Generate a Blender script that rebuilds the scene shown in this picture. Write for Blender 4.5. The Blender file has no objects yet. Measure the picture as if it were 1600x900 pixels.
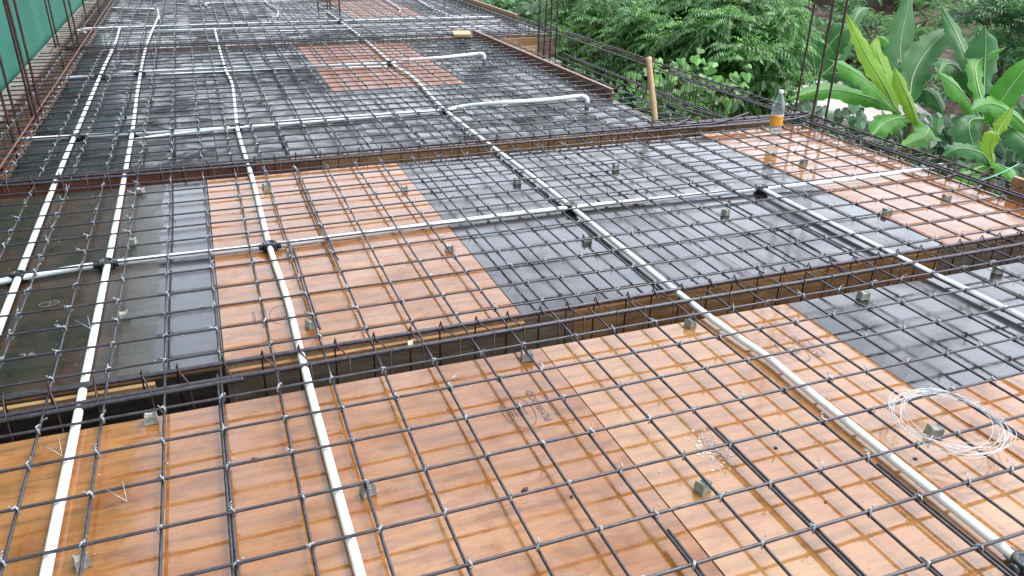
import bpy, math, random
from mathutils import Vector, Matrix, noise
R = random.Random(7)
scene = bpy.context.scene
COL = scene.collection
pi = math.pi

# ------------------------------------------------------------------ camera
F, PITCH, ROLL, YAW, H = 1229.94, 0.451666, 0.019981, 0.372010, 1.44
cp, sp_ = math.cos(PITCH), math.sin(PITCH)
FW = Vector((math.sin(YAW)*cp, math.cos(YAW)*cp, -sp_))
r0 = Vector((math.cos(YAW), -math.sin(YAW), 0)); u0 = r0.cross(FW)
RT = math.cos(ROLL)*r0 + math.sin(ROLL)*u0
UP = -math.sin(ROLL)*r0 + math.cos(ROLL)*u0
CAM = Vector((0, 0, H))
cd = bpy.data.cameras.new('camera'); cam = bpy.data.objects.new('camera', cd); COL.objects.link(cam)
cd.sensor_width = 36; cd.lens = F/1600*36; cd.clip_start = .05; cd.clip_end = 2000
m = Matrix((RT, UP, -FW)).transposed().to_4x4(); m.translation = CAM
cam.matrix_world = m
scene.camera = cam

def ray(px, py): return RT*((px-800)/F) - UP*((py-450)/F) + FW
def at(px, py, d): return CAM + ray(px, py)*d
def on(px, py, z=0.0):
    d = ray(px, py); return CAM + d*((z-H)/d.z)
def proj(p):
    v = p-CAM; d = v.dot(FW)
    if d < .1: return None
    return (800+F*v.dot(RT)/d, 450-F*v.dot(UP)/d, d)

# ------------------------------------------------------------------ tagging
def tag(o, label=None, cat=None, group=None, kind=None):
    if label: o['label'] = label
    if cat: o['category'] = cat
    if group: o['group'] = group
    if kind: o['kind'] = kind
    return o
def empty(name, loc=(0, 0, 0), label=None, cat=None, group=None):
    o = bpy.data.objects.new(name, None); COL.objects.link(o); o.location = loc
    o.empty_display_size = .1
    return tag(o, label, cat, group)

class MB:
    def __init__(s): s.v = []; s.f = []; s.m = []; s.c = []; s.col = (1, 1, 1)
    def add(s, vs, fs, mi=0):
        n = len(s.v); s.v += [tuple(v) for v in vs]
        for f in fs: s.f.append([i+n for i in f]); s.m.append(mi); s.c.append(s.col)
    def box(s, a, b, mi=0, rz=0, piv=None, jit=0):
        x0, y0, z0 = a; x1, y1, z1 = b
        vs = [Vector(p) for p in ((x0,y0,z0),(x1,y0,z0),(x1,y1,z0),(x0,y1,z0),(x0,y0,z1),(x1,y0,z1),(x1,y1,z1),(x0,y1,z1))]
        if rz:
            c = Vector(piv) if piv else (vs[0]+vs[6])/2
            M = Matrix.Rotation(rz, 3, 'Z'); vs = [M@(v-c)+c for v in vs]
        s.add(vs, [(0,3,2,1),(4,5,6,7),(0,1,5,4),(1,2,6,5),(2,3,7,6),(3,0,4,7)], mi)
    def tube(s, pts, r, n=6, mi=0, cap=True, rib=0, sq=1.0):
        pts = [Vector(p) for p in pts]; k = len(pts); rad = r if isinstance(r, (list, tuple)) else [r]*k
        t = (pts[1]-pts[0]).normalized()
        a = Vector((0, 0, 1)) if abs(t.z) < .9 else Vector((1, 0, 0))
        a = (a - t*a.dot(t)).normalized(); vs = []; fs = []
        for i, p in enumerate(pts):
            if i == 0: t = pts[1]-p
            elif i == k-1: t = p-pts[i-1]
            else: t = pts[i+1]-pts[i-1]
            t.normalize(); a = (a - t*a.dot(t)).normalized(); b = t.cross(a)
            for j in range(n):
                q = 2*pi*j/n; rr = rad[i]
                if rib: rr *= 1 + rib*((i+j//2) % 2)
                vs.append(p + a*math.cos(q)*rr + b*math.sin(q)*rr)
        for i in range(k-1):
            for j in range(n):
                fs.append((i*n+j, i*n+(j+1) % n, (i+1)*n+(j+1) % n, (i+1)*n+j))
        if cap: fs.append(tuple(range(n-1, -1, -1))); fs.append(tuple(range((k-1)*n, k*n)))
        s.add(vs, fs, mi)
    def build(s, name, mats, parent=None, smooth=True, origin=None, colattr=False):
        me = bpy.data.meshes.new(name)
        o_ = Vector(origin) if origin is not None else Vector((0, 0, 0))
        me.from_pydata([tuple(Vector(v)-o_) for v in s.v], [], s.f)
        if not isinstance(mats, (list, tuple)): mats = [mats]
        for mt in mats: me.materials.append(mt)
        me.polygons.foreach_set('material_index', s.m)
        me.polygons.foreach_set('use_smooth', [smooth]*len(s.f))
        if colattr:
            ca = me.color_attributes.new('tint', 'FLOAT_COLOR', 'CORNER'); dat = []
            for f, c in zip(s.f, s.c): dat += (list(c)+[1])*len(f)
            ca.data.foreach_set('color', dat)
        me.update()
        o = bpy.data.objects.new(name, me); COL.objects.link(o); o.location = o_
        if parent:
            o.parent = parent
            o.location = o_ - parent.location if origin is not None else -parent.location
        return o

def catmull(ps, n=8):
    ps = [Vector(p) for p in ps]; P = [ps[0]*2-ps[1]]+ps+[ps[-1]*2-ps[-2]]; out = []
    for i in range(1, len(P)-2):
        a, b, c, d = P[i-1:i+3]
        for k in range(n):
            t = k/n; out.append(.5*((2*b)+(c-a)*t+(2*a-5*b+4*c-d)*t*t+(3*b-a-3*c+d)*t**3))
    return out+[ps[-1]]

# ------------------------------------------------------------------ materials
class NT:
    def __init__(s, name):
        s.mat = bpy.data.materials.new(name); s.mat.use_nodes = True; s.t = s.mat.node_tree
        s.b = s.t.nodes['Principled BSDF']; s.out = s.t.nodes['Material Output']
    def n(s, typ, **kw):
        nd = s.t.nodes.new(typ)
        for k, v in kw.items():
            if k.startswith('i_'):
                key = k[2:].replace('_', ' ')
                nd.inputs[key].default_value = v
            else: setattr(nd, k, v)
        return nd
    def l(s, a, b): s.t.links.new(a, b)
    def coords(s, sc=(1, 1, 1), obj=True, rnd=True):
        tc = s.n('ShaderNodeTexCoord'); mp = s.n('ShaderNodeMapping'); mp.inputs['Scale'].default_value = sc
        s.l(tc.outputs['Object'], mp.inputs['Vector'])
        if rnd:
            oi = s.n('ShaderNodeObjectInfo'); cx = s.n('ShaderNodeMath', operation='MULTIPLY'); cx.inputs[1].default_value = 37
            s.l(oi.outputs['Random'], cx.inputs[0]); s.l(cx.outputs[0], mp.inputs['Location'])
        return mp.outputs[0]
    def noise(s, vec, scale, detail=4, rough=.6, dist=0):
        n = s.n('ShaderNodeTexNoise'); n.inputs['Scale'].default_value = scale; n.inputs['Detail'].default_value = detail
        n.inputs['Roughness'].default_value = rough; n.inputs['Distortion'].default_value = dist
        if vec: s.l(vec, n.inputs['Vector'])
        return n.outputs['Fac']
    def ramp(s, fac, stops):
        n = s.n('ShaderNodeValToRGB'); e = n.color_ramp.elements
        while len(e) < len(stops): e.new(.5)
        for k, (p, c) in enumerate(stops):
            e[k].position = p; e[k].color = (c, c, c, 1) if isinstance(c, (int, float)) else (*c, 1)
        s.l(fac, n.inputs['Fac']); return n.outputs['Color']
    def mix(s, fac, a, b, mode='MIX'):
        n = s.n('ShaderNodeMix', data_type='RGBA', blend_type=mode)
        for sock, v in ((n.inputs['Factor'], fac), (n.inputs[6], a), (n.inputs[7], b)):
            if isinstance(v, (int, float)): sock.default_value = v
            elif isinstance(v, (tuple, list)): sock.default_value = (*v, 1)
            else: s.l(v, sock)
        return n.outputs[2]
    def bump(s, h, strength, dist=.01, prev=None):
        n = s.n('ShaderNodeBump'); n.inputs['Strength'].default_value = strength; n.inputs['Distance'].default_value = dist
        s.l(h, n.inputs['Height'])
        if prev: s.l(prev, n.inputs['Normal'])
        return n.outputs['Normal']
    def set(s, **kw):
        for k, v in kw.items():
            sock = s.b.inputs[k.replace('_', ' ')]
            if hasattr(v, 'is_linked') or isinstance(v, bpy.types.NodeSocket): s.l(v, sock)
            elif isinstance(v, (tuple, list)) and len(v) == 3: sock.default_value = (*v, 1)
            else: sock.default_value = v
        return s.mat

def simple(name, col, rough=.5, metal=0, var=.25, scale=30, bump=.0, spec=.5, stretch=(1, 1, 1)):
    t = NT(name); v = t.coords(stretch); n = t.noise(v, scale)
    a = tuple(c*(1-var) for c in col); b = tuple(min(1, c*(1+var)) for c in col)
    t.set(Base_Color=t.ramp(n, [(.3, a), (.7, b)]), Roughness=rough, Metallic=metal, Specular_IOR_Level=spec)
    if bump: t.set(Normal=t.bump(n, bump))
    return t.mat

def ply(name, cols, wet=(.02, .2), spec=1.0, ior=1.5, stain=None, grain=.35, dry=.5, bump=.1, film=(.5, .62), patch=None):
    """wet plywood: stretched grain, blotches, film of rain water"""
    t = NT(name)
    v = t.coords((1, 5, 1)); vi = t.coords((1, 1, 1))
    g = t.noise(v, 7, 8, .72, .4); g2 = t.noise(t.coords((2, 34, 1)), 5, 5, .7)
    big = t.noise(vi, 2.2, 4, .6, .6); mid = t.noise(vi, 9, 5, .65)
    c = t.ramp(big, [(.3, cols[0]), (.5, cols[1]), (.7, cols[2])])
    gr = t.ramp(g, [(.35, (.45, .42, .38)), (.52, (1, 1, 1)), (.7, (1.0, .96, .9))])
    c = t.mix(grain, c, gr, 'MULTIPLY')
    gr2 = t.ramp(g2, [(.36, (.6, .55, .5)), (.5, (1, 1, 1))])
    c = t.mix(grain*.8, c, gr2, 'MULTIPLY')
    if stain:
        sm = t.ramp(mid, [(.5, 0.), (.66, 1.)]); sn = t.n('ShaderNodeMath', operation='MULTIPLY'); sn.inputs[1].default_value = .55
        t.l(sm, sn.inputs[0]); c = t.mix(sn.outputs[0], c, stain)
    # little pale crumbs
    vo = t.n('ShaderNodeTexVoronoi'); vo.inputs['Scale'].default_value = 26; t.l(vi, vo.inputs['Vector'])
    sp = t.ramp(vo.outputs['Distance'], [(.03, 1.), (.05, 0.)])
    rn = t.ramp(t.noise(vi, 11, 2), [(.52, 0.), (.56, 1.)])
    sm = t.mix(1.0, sp, rn, 'MULTIPLY')
    c = t.mix(sm, c, (.5, .46, .4))
    film_ = t.ramp(t.noise(vi, 3.1, 5, .6, .8), [(film[0], wet[0]), (film[1], wet[1])])
    fine = t.noise(vi, 60, 4, .7)
    rgh = t.mix(.12, film_, t.ramp(fine, [(.4, 0.), (.7, dry)]))
    if patch:
        pn = t.noise(t.coords((1, 1.6, 1)), patch[2], 6, .62, 1.2); spec = t.ramp(pn, [(.42, patch[0]), (.56, patch[1])])
    nrm = t.bump(g2, bump*.35, .002)
    nrm = t.bump(t.noise(vi, 14, 4, .6), bump, .004, nrm)
    t.set(Base_Color=c, Roughness=rgh, Specular_IOR_Level=spec, IOR=ior, Normal=nrm)
    return t.mat

M = {}
M['ply_orange'] = ply('wet orange plywood', [(.24, .092, .022), (.31, .132, .040), (.37, .172, .064)], grain=.6, ior=1.56, stain=(.18, .048, .010), wet=(.035, .18), patch=(.6, 1.0, 2.0))
M['ply_tan'] = ply('wet tan plywood', [(.41, .22, .085), (.35, .165, .058), (.31, .135, .048)], grain=.55, ior=1.56, stain=(.27, .10, .03), wet=(.03, .11))
M['ply_rust'] = ply('rusty red plywood', [(.25, .080, .025), (.30, .10, .035), (.26, .09, .04)], spec=.4, ior=1.33, stain=(.14, .05, .03), wet=(.25, .5))
M['ply_black'] = ply('wet black plywood', [(.014, .013, .015), (.022, .018, .02), (.028, .024, .026)], ior=1.68, stain=(.035, .02, .014), wet=(.03, .26), grain=.5, bump=.16, film=(.44, .62), patch=(.4, 1.0, 1.5))
M['ply_brownblack'] = ply('stained black plywood', [(.022, .015, .010), (.03, .021, .013), (.026, .024, .022)], stain=(.07, .03, .016), wet=(.06, .4), grain=.6, dry=.8, film=(.4, .6), ior=1.4, patch=(.08, .6, 1.6))
M['ply_grey'] = ply('grey cement stained plywood', [(.05, .05, .05), (.09, .088, .085), (.035, .03, .03)], ior=1.45, stain=(.03, .022, .018), wet=(.03, .3), grain=.6, patch=(.1, 1.0, 1.3))
def ply_half():
    t = NT('half wet black plywood'); v = t.coords((1, 1, 1), rnd=False); sx = t.n('ShaderNodeSeparateXYZ'); t.l(v, sx.inputs[0])
    def bound(off, amp, sc, wd):
        n = t.noise(t.coords((1, 1, 1), rnd=False), sc, 5, .6, .3); m1 = t.n('ShaderNodeMath', operation='MULTIPLY_ADD'); t.l(n, m1.inputs[0]); m1.inputs[1].default_value = amp; t.l(sx.outputs['X'], m1.inputs[2])
        return t.ramp(m1.outputs[0], [(off+amp*.5, 0.), (off+amp*.5+wd, 1.)])
    wet = bound(.29, .12, 3, .012); mid = bound(.06, .5, 2.2, .25)
    big = t.noise(v, 2.4, 6, .65, .8); g = t.noise(t.coords((2, 34, 1), rnd=False), 5, 6, .7)
    c = t.ramp(big, [(.32, (.014, .013, .009)), (.48, (.030, .022, .013)), (.58, (.05, .024, .013)), (.7, (.02, .02, .012))])
    c = t.mix(mid, c, (.085, .078, .070)); c = t.mix(wet, c, (.03, .03, .034))
    c = t.mix(.6, c, t.ramp(g, [(.38, (.35, .33, .3)), (.5, (1, 1, 1)), (.66, (1, 1, 1)), (.72, (1.6, 1.5, 1.4))]), 'MULTIPLY')
    vo = t.n('ShaderNodeTexVoronoi'); vo.inputs['Scale'].default_value = 34; t.l(v, vo.inputs['Vector'])
    sp = t.mix(1.0, t.ramp(vo.outputs['Distance'], [(.05, 1.), (.09, 0.)]), t.ramp(t.noise(v, 4, 3), [(.5, 0.), (.56, 1.)]), 'MULTIPLY'); c = t.mix(sp, c, (.36, .33, .28))
    r_ = t.mix(wet, t.ramp(t.noise(v, 7, 5, .7), [(.4, .22), (.65, .5)]), (.05, .05, .05)); sc = t.mix(wet, t.mix(mid, (.25, .25, .25), (.55, .55, .55)), (1., 1., 1.))
    t.set(Base_Color=c, Roughness=r_, Specular_IOR_Level=sc, IOR=1.6, Normal=t.bump(g, .12, .003)); return t.mat
M['ply_half'] = ply_half()
M['ply_pale'] = ply('pale wet plywood', [(.34, .165, .07), (.31, .135, .055), (.28, .115, .045)], grain=.55, ior=1.42, spec=.7, stain=(.27, .10, .03), wet=(.05, .22), patch=(.4, .8, 2.0))
M['ply_far'] = ply('far dull black plywood', [(.009, .010, .011), (.016, .017, .019), (.028, .026, .026)], stain=(.035, .018, .012), wet=(.10, .5), grain=.6, dry=.9, ior=1.33, film=(.42, .56), patch=(.05, .75, 1.5))
M['ply_far_grey'] = ply('far grey plywood', [(.022, .024, .025), (.045, .046, .047), (.06, .058, .056)], stain=(.02, .015, .012), wet=(.08, .45), grain=.6, dry=.9, ior=1.35, film=(.45, .6), patch=(.05, .9, 1.3))
M['plank_grey'] = ply('cement smeared plank', [(.32, .27, .24), (.27, .2, .17), (.36, .31, .28)], stain=(.2, .12, .09), wet=(.3, .5), spec=.5)
M['wood_tan'] = simple('tan timber', (.42, .26, .12), .5, var=.25, scale=14, stretch=(1, 8, 8), bump=.1)
M['wood_red'] = simple('wet red brown timber', (.20, .072, .045), .45, var=.4, scale=10, stretch=(8, 1, 8), bump=.1, spec=.8)
M['wood_orange'] = simple('orange form board', (.34, .18, .08), .45, var=.45, scale=9, stretch=(1, 6, 8), bump=.1)
M['wood_yellow'] = simple('yellow form board', (.56, .40, .19), .5, var=.18, scale=7, stretch=(1, 6, 6))
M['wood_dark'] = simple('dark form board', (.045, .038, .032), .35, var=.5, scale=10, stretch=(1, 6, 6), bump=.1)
M['wood_brown'] = simple('muddy form board', (.20, .155, .11), .45, var=.4, scale=9, stretch=(1, 5, 6), bump=.1)
M['edge'] = simple('plywood edge', (.3, .15, .07), .6, var=.5, scale=40, stretch=(1, 1, 12))
M['steel'] = simple('wet dark rebar', (.058, .051, .058), .33, metal=.4, var=.45, scale=35, bump=.15, spec=.6)
M['steel_far'] = simple('wet grey rebar', (.05, .050, .056), .42, metal=.4, var=.4, scale=25, spec=.7)
M['rust'] = simple('rusty rebar', (.11, .045, .03), .6, metal=.1, var=.6, scale=22, bump=.2)
M['rust_dark'] = simple('dark rusty rebar', (.06, .03, .026), .5, metal=.2, var=.6, scale=22, bump=.2)
M['tie'] = simple('galvanised tie wire', (.42, .44, .47), .3, metal=.4, var=.3, scale=60)
M['wire'] = simple('pale coil wire', (.62, .64, .67), .35, metal=.2, var=.12, scale=40)
M['pvc'] = simple('white conduit', (.88, .89, .9), .3, var=.03, scale=8)
M['pvc_old'] = simple('white grey conduit', (.82, .84, .87), .3, var=.08, scale=8)
M['blackplastic'] = simple('black plastic box', (.016, .022, .024), .3, var=.3, scale=20)
M['concrete'] = simple('cast concrete', (.30, .30, .26), .7, var=.2, scale=40, bump=.2)
M['concrete_pale'] = simple('pale concrete', (.48, .44, .38), .8, var=.15, scale=3, bump=.1)
M['bamboo'] = simple('bamboo', (.45, .29, .15), .5, var=.3, scale=20, stretch=(6, 6, 1))
M['bark'] = simple('bark', (.13, .095, .065), .85, var=.5, scale=14, stretch=(3, 3, 1), bump=.4)
M['litter'] = simple('dark debris', (.035, .02, .014), .7, var=.5, scale=60)
M['plaster'] = simple('spilled plaster', (.74, .69, .63), .7, var=.15, scale=120)
M['ink'] = simple('stamp ink', (.10, .075, .085), .4, var=.3, scale=90)
M['chalk'] = simple('chalk mark', (.20, .21, .20), .8, var=.3, scale=90)
M['deadleaf'] = simple('dead leaf', (.42, .38, .28), .6, var=.2, scale=40)
M['bluegreen'] = simple('green twine', (.25, .6, .5), .5, var=.1)

# ------------------------------------------------------------------ world and light
w = bpy.data.worlds.new('World'); scene.world = w; w.use_nodes = True
nt = w.node_tree; bg = nt.nodes['Background']
sky = nt.nodes.new('ShaderNodeTexSky'); sky.sky_type = 'NISHITA'; sky.sun_disc = False
SUN_EL, SUN_ROT = math.radians(62), math.radians(80)
sky.sun_elevation = SUN_EL; sky.sun_rotation = SUN_ROT; sky.dust_density = 1.2; sky.air_density = 1.0; sky.ozone_density = 1.5
hs = nt.nodes.new('ShaderNodeHueSaturation'); hs.inputs['Saturation'].default_value = .36
nt.links.new(sky.outputs[0], hs.inputs['Color']); nt.links.new(hs.outputs[0], bg.inputs['Color'])
bg.inputs['Strength'].default_value = .15
sl = bpy.data.lights.new('sun', 'SUN'); sl.energy = .6; sl.angle = math.radians(22); sl.color = (1, .97, .92)
so = bpy.data.objects.new('sun', sl); COL.objects.link(so)
dirn = Vector((math.sin(SUN_ROT)*math.cos(SUN_EL), math.cos(SUN_ROT)*math.cos(SUN_EL), math.sin(SUN_EL)))
so.rotation_euler = dirn.to_track_quat('Z', 'Y').to_euler(); so.location = (0, 0, 20)
scene.view_settings.view_transform = 'Standard'; scene.view_settings.look = 'None'
scene.view_settings.exposure = 1.8; scene.view_settings.gamma = 1

# ================================================================== plywood deck
ZT = 0.0; TH = .015
def sheet(x0, x1, y0, y1, mat, label, group=None, dz=0, name='plywood_sheet'):
    g = .0025; z1 = ZT+dz; z0 = z1-TH
    a = (x0+g, y0+g, z0); b = (x1-g, y1-g, z1); c = ((x0+x1)/2, (y0+y1)/2, z0)
    mb = MB(); mb.box(a, b)
    mb.m = [1, 0, 1, 1, 1, 1]
    o = mb.build(name, [M[mat], M['edge']], smooth=False, origin=c)
    o.rotation_euler.z = R.uniform(-.0012, .0012)
    return tag(o, label, 'plywood sheet', group)
G = 'plywood sheets of the slab formwork'
def S(*a, **k): return sheet(*a, group=G, **k)
S(-1.2, -.1, -1.2, 2.27, 'ply_orange', 'deep orange wet plywood sheet at the near left corner, under the white pipe')
S(-.1, 1.0, -1.2, 2.27, 'ply_orange', 'orange wet plywood sheet with an oval stamp at the bottom centre of the deck', dz=-.001)
S(1.0, 2.09, -1.2, 2.27, 'ply_tan', 'tan wet plywood sheet with white plaster spill, right of the oval stamp sheet')
S(2.09, 3.19, 1.555, 2.27, 'ply_black', 'short black wet plywood sheet above the wire coil, crossed by bent tie ends', dz=-.001)
S(3.19, 4.17, 1.555, 2.27, 'ply_black', 'short black plywood sheet in the near bay at the right edge of the photo')
S(2.09, 3.19, -1.2, 1.555, 'ply_orange', 'pinkish brown wet plywood sheet under the right side of the wire coil')
S(3.19, 4.17, -1.2, 1.555, 'ply_orange', 'brown plywood sheet beyond the right of the wire coil', dz=-.001)
S(-1.12, -.075, 2.52, 4.64, 'ply_half', 'dark brown black stained plywood sheet with chalk marks in the middle bay')
S(-.075, 1.03, 2.52, 4.64, 'ply_orange', 'glossy pink orange plywood sheet between black sheets in the middle bay', dz=.001)
S(1.03, 2.13, 2.52, 4.64, 'ply_black', 'glossy blue black plywood sheet right of the pink sheet in the middle bay')
S(2.13, 3.235, 2.52, 4.64, 'ply_black', 'glossy black plywood sheet left of the orange sheet that holds the bottle', dz=-.001)
S(3.235, 4.15, 2.52, 4.72, 'ply_pale', 'pale orange wet plywood sheet under the plastic bottle', dz=.001)
S(-1.12, 0.0, 4.92, 6.95, 'ply_far', 'dark stained plywood sheet at the left of the third bay')
S(0.0, 1.0, 4.92, 6.8, 'ply_far_grey', 'grey streaked dark plywood sheet at the front of the third bay, under the kinked pipe', dz=-.001)
S(1.0, 2.1, 4.92, 6.8, 'ply_far_grey', 'grey shiny plywood sheet directly in front of the rust coloured sheet')
S(2.1, 3.14, 4.92, 6.8, 'ply_far', 'blue black plywood sheet under the nearer raised pipe end', dz=-.001)
S(-1.12, 0.0, 6.95, 9.25, 'ply_far', 'dark plywood sheet at the left rear of the third bay', dz=-.001)
S(0.0, 1.0, 6.8, 9.25, 'ply_far', 'brown black plywood sheet left of the rust coloured sheet')
S(1.0, 2.18, 6.8, 9.25, 'ply_rust', 'rust red plywood sheet lying among dark sheets in the third bay', dz=.001)
S(2.18, 3.14, 6.8, 9.25, 'ply_far', 'dark plywood sheet between the rust coloured sheet and the long timber')
k = 0
far_m = [['ply_far_grey','ply_far','ply_far','ply_far_grey','ply_far_grey'],['ply_far','ply_far','ply_far_grey','ply_rust','ply_far'],['ply_far','ply_far_grey','ply_far','ply_far','ply_far_grey'],['ply_far','ply_far','ply_far','ply_far','ply_far']]
rows = ['first row behind the twin white pipes', 'second row of the farthest bay', 'third row of the farthest bay', 'last row of the farthest bay']
cols_ = ['far left', 'second from left', 'centre', 'second from right', 'far right']
cw = {'ply_far_grey': 'grey', 'ply_far': 'black', 'ply_rust': 'rust red'}
for r_, (y0, y1) in enumerate([(9.5, 11.6), (11.6, 13.7), (13.7, 15.8), (15.8, 17.9)]):
    for c_ in range(5):
        x0 = -1.12+c_*1.05
        mt = far_m[r_][c_]
        S(x0, x0+1.05, y0, y1, mt, '%s plywood sheet, %s in the %s' % (cw[mt], cols_[c_], rows[r_]), dz=-.001*(c_ % 2))

# sheets sawn over the beam at the left, beside the green net
for i, (y0, y1, mt, lb) in enumerate([(4.2, 5.9, 'wood_tan', 'tan plank beside the green net at the left frame edge'),
        (5.9, 8.0, 'plank_grey', 'pinkish grey plank along the green net, nearest of the cement smeared ones'),
        (8.0, 10.1, 'plank_grey', 'pinkish grey plank by the net behind the paired column bars'),
        (10.1, 12.3, 'plank_grey', 'grey plank strip by the net, second from the far end'),
        (12.3, 15.5, 'plank_grey', 'farthest grey plank strip along the green net')]):
    mb = MB(); mb.box((-1.56, y0+.006, -.03), (-1.39, y1-.006, .002+.002*(i % 2)))
    o = mb.build('plank', M[mt], smooth=False, origin=(-1.475, (y0+y1)/2, -.03)); tag(o, lb, 'plank', 'planks along the net')

# ------------------------------------------------------------------ beam troughs (side and bottom boards)
def board(name, a, b, mt, lb, cat='board', group=None, rz=0):
    mb = MB(); mb.box(a, b, rz=rz)
    c = ((a[0]+b[0])/2, (a[1]+b[1])/2, a[2]); o = mb.build(name, M[mt], smooth=False, origin=c)
    return tag(o, lb, cat, group)
GT = 'form boards of the beam troughs'
def trough(ya, yb, segs, depth, xa, xb, where):
    for i, (x0, x1, mt, w_) in enumerate(segs):
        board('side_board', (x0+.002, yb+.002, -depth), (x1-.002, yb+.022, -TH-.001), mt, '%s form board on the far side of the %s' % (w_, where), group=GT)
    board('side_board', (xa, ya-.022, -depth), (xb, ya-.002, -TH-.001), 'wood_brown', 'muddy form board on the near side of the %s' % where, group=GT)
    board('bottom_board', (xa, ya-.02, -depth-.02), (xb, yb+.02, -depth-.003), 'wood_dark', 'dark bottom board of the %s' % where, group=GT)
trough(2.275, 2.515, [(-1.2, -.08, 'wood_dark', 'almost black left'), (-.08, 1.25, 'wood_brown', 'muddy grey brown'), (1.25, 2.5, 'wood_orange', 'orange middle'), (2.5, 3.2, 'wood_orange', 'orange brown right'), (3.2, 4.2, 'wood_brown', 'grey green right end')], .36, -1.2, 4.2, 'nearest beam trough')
trough(4.65, 4.9, [(-1.2, .6, 'wood_red', 'dark red left'), (.6, 2.2, 'wood_orange', 'orange middle'), (2.2, 4.2, 'wood_orange', 'orange right')], .36, -1.2, 4.2, 'second beam trough')
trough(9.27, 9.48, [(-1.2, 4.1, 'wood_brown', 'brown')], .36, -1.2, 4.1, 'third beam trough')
# edge strips of ply visible on the far lip of the nearest trough
for x0, x1, mt, lb in ((-.07, 1.03, 'wood_orange', 'orange batten strip under the pink sheet on the trough lip'), (-1.1, -.3, 'wood_tan', 'split tan batten strip on the trough lip at the left')):
    board('batten', (x0, 2.492, -.045), (x1, 2.513, -.018), mt, lb)
# left edge trough
board('bottom_board', (-1.42, -1.2, -.33), (-1.12, 17.9, -.31), 'wood_orange', 'orange bottom board under the rusty cage along the green net', group=GT)
board('side_board', (-1.44, -1.2, -.31), (-1.42, 17.9, -.035), 'wood_brown', 'brown side board between the rusty cage and the planks', group=GT)
# right side timbers
mb = MB(); mb.tube([(3.165, 5.95, .028), (3.145, 9.45, .04)], .035, 4)
o = board('long_timber', (3.145, 5.93, -.02), (3.175, 9.5, .075), 'wood_red', 'long red brown timber on edge along the slab end', 'timber'); o.rotation_euler.z = .012
board('plank', (3.21, 7.7, -.03), (3.31, 9.15, -.012), 'plank_grey', 'pale blue grey plank lying outside the long red timber', 'plank', rz=.03)
board('side_board', (3.19, 4.95, -.36), (3.205, 9.2, -.02), 'wood_brown', 'dark form board closing the right edge of the third bay', group=GT)
board('side_board', (3.2, 9.225, -.085), (3.86, 9.25, .0), 'wood_orange', 'orange upper form board under the far slab corner', group=GT)
t = empty('form_panel', (3.5, 9.2, -.6), 'yellow form panel with upright batten below the far slab corner', 'form panel')
mb = MB(); mb.box((3.2, 9.2, -.42), (3.86, 9.22, -.09)); mb.build('panel', M['wood_yellow'], t, smooth=False)
mb = MB(); mb.box((3.55, 9.165, -.42), (3.60, 9.198, -.19)); mb.build('batten', M['wood_orange'], t, smooth=False)
mb = MB(); mb.box((3.2, 9.18, -.62), (3.86, 9.2, -.425)); mb.build('panel', M['concrete_pale'], t, smooth=False)
board('concrete_column', (3.80, 8.95, -3.2), (4.08, 9.2, -.25), 'concrete_pale', 'concrete column stub rising to the rusty bars at the far slab corner', 'column')
board('wood_block', (2.78, 9.0, .07), (2.98, 9.32, .1), 'wood_tan', 'small pale board offcut lying on the mat at the timber end', 'wood offcut', rz=-.25)
board('wood_block', (2.86, 9.1, .035), (2.93, 9.25, .068), 'wood_dark', 'dark wood block under the pale board offcut', 'wood offcut')
board('edge_board', (3.4, 9.6, .0), (3.42, 9.62, .01), 'wood_orange', 'x') if False else None
t = board('edge_board', (4.12, 10.6, -.12), (4.15, 15.5, .1), 'wood_orange', 'orange edge board standing along the far right slab edge', 'board')
board('edge_board', (4.24, 2.35, -.3), (4.27, 3.02, .10), 'wood_orange', 'orange form board standing upright at the right frame edge', 'board')
# deck joists and props below (support of the deck, seen from the open side)
for i, yy in enumerate((2.6, 4.3, 5.3, 7.0, 8.7)):
    board('joist', (-1.1, yy, -.12), (3.1 if yy > 4.8 else 4.1, yy+.06, -.018), 'wood_brown', 'timber joist under the deck, %s from the front' % ['first', 'second', 'third', 'fourth', 'fifth'][i], 'joist', 'joists under the deck')

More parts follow.
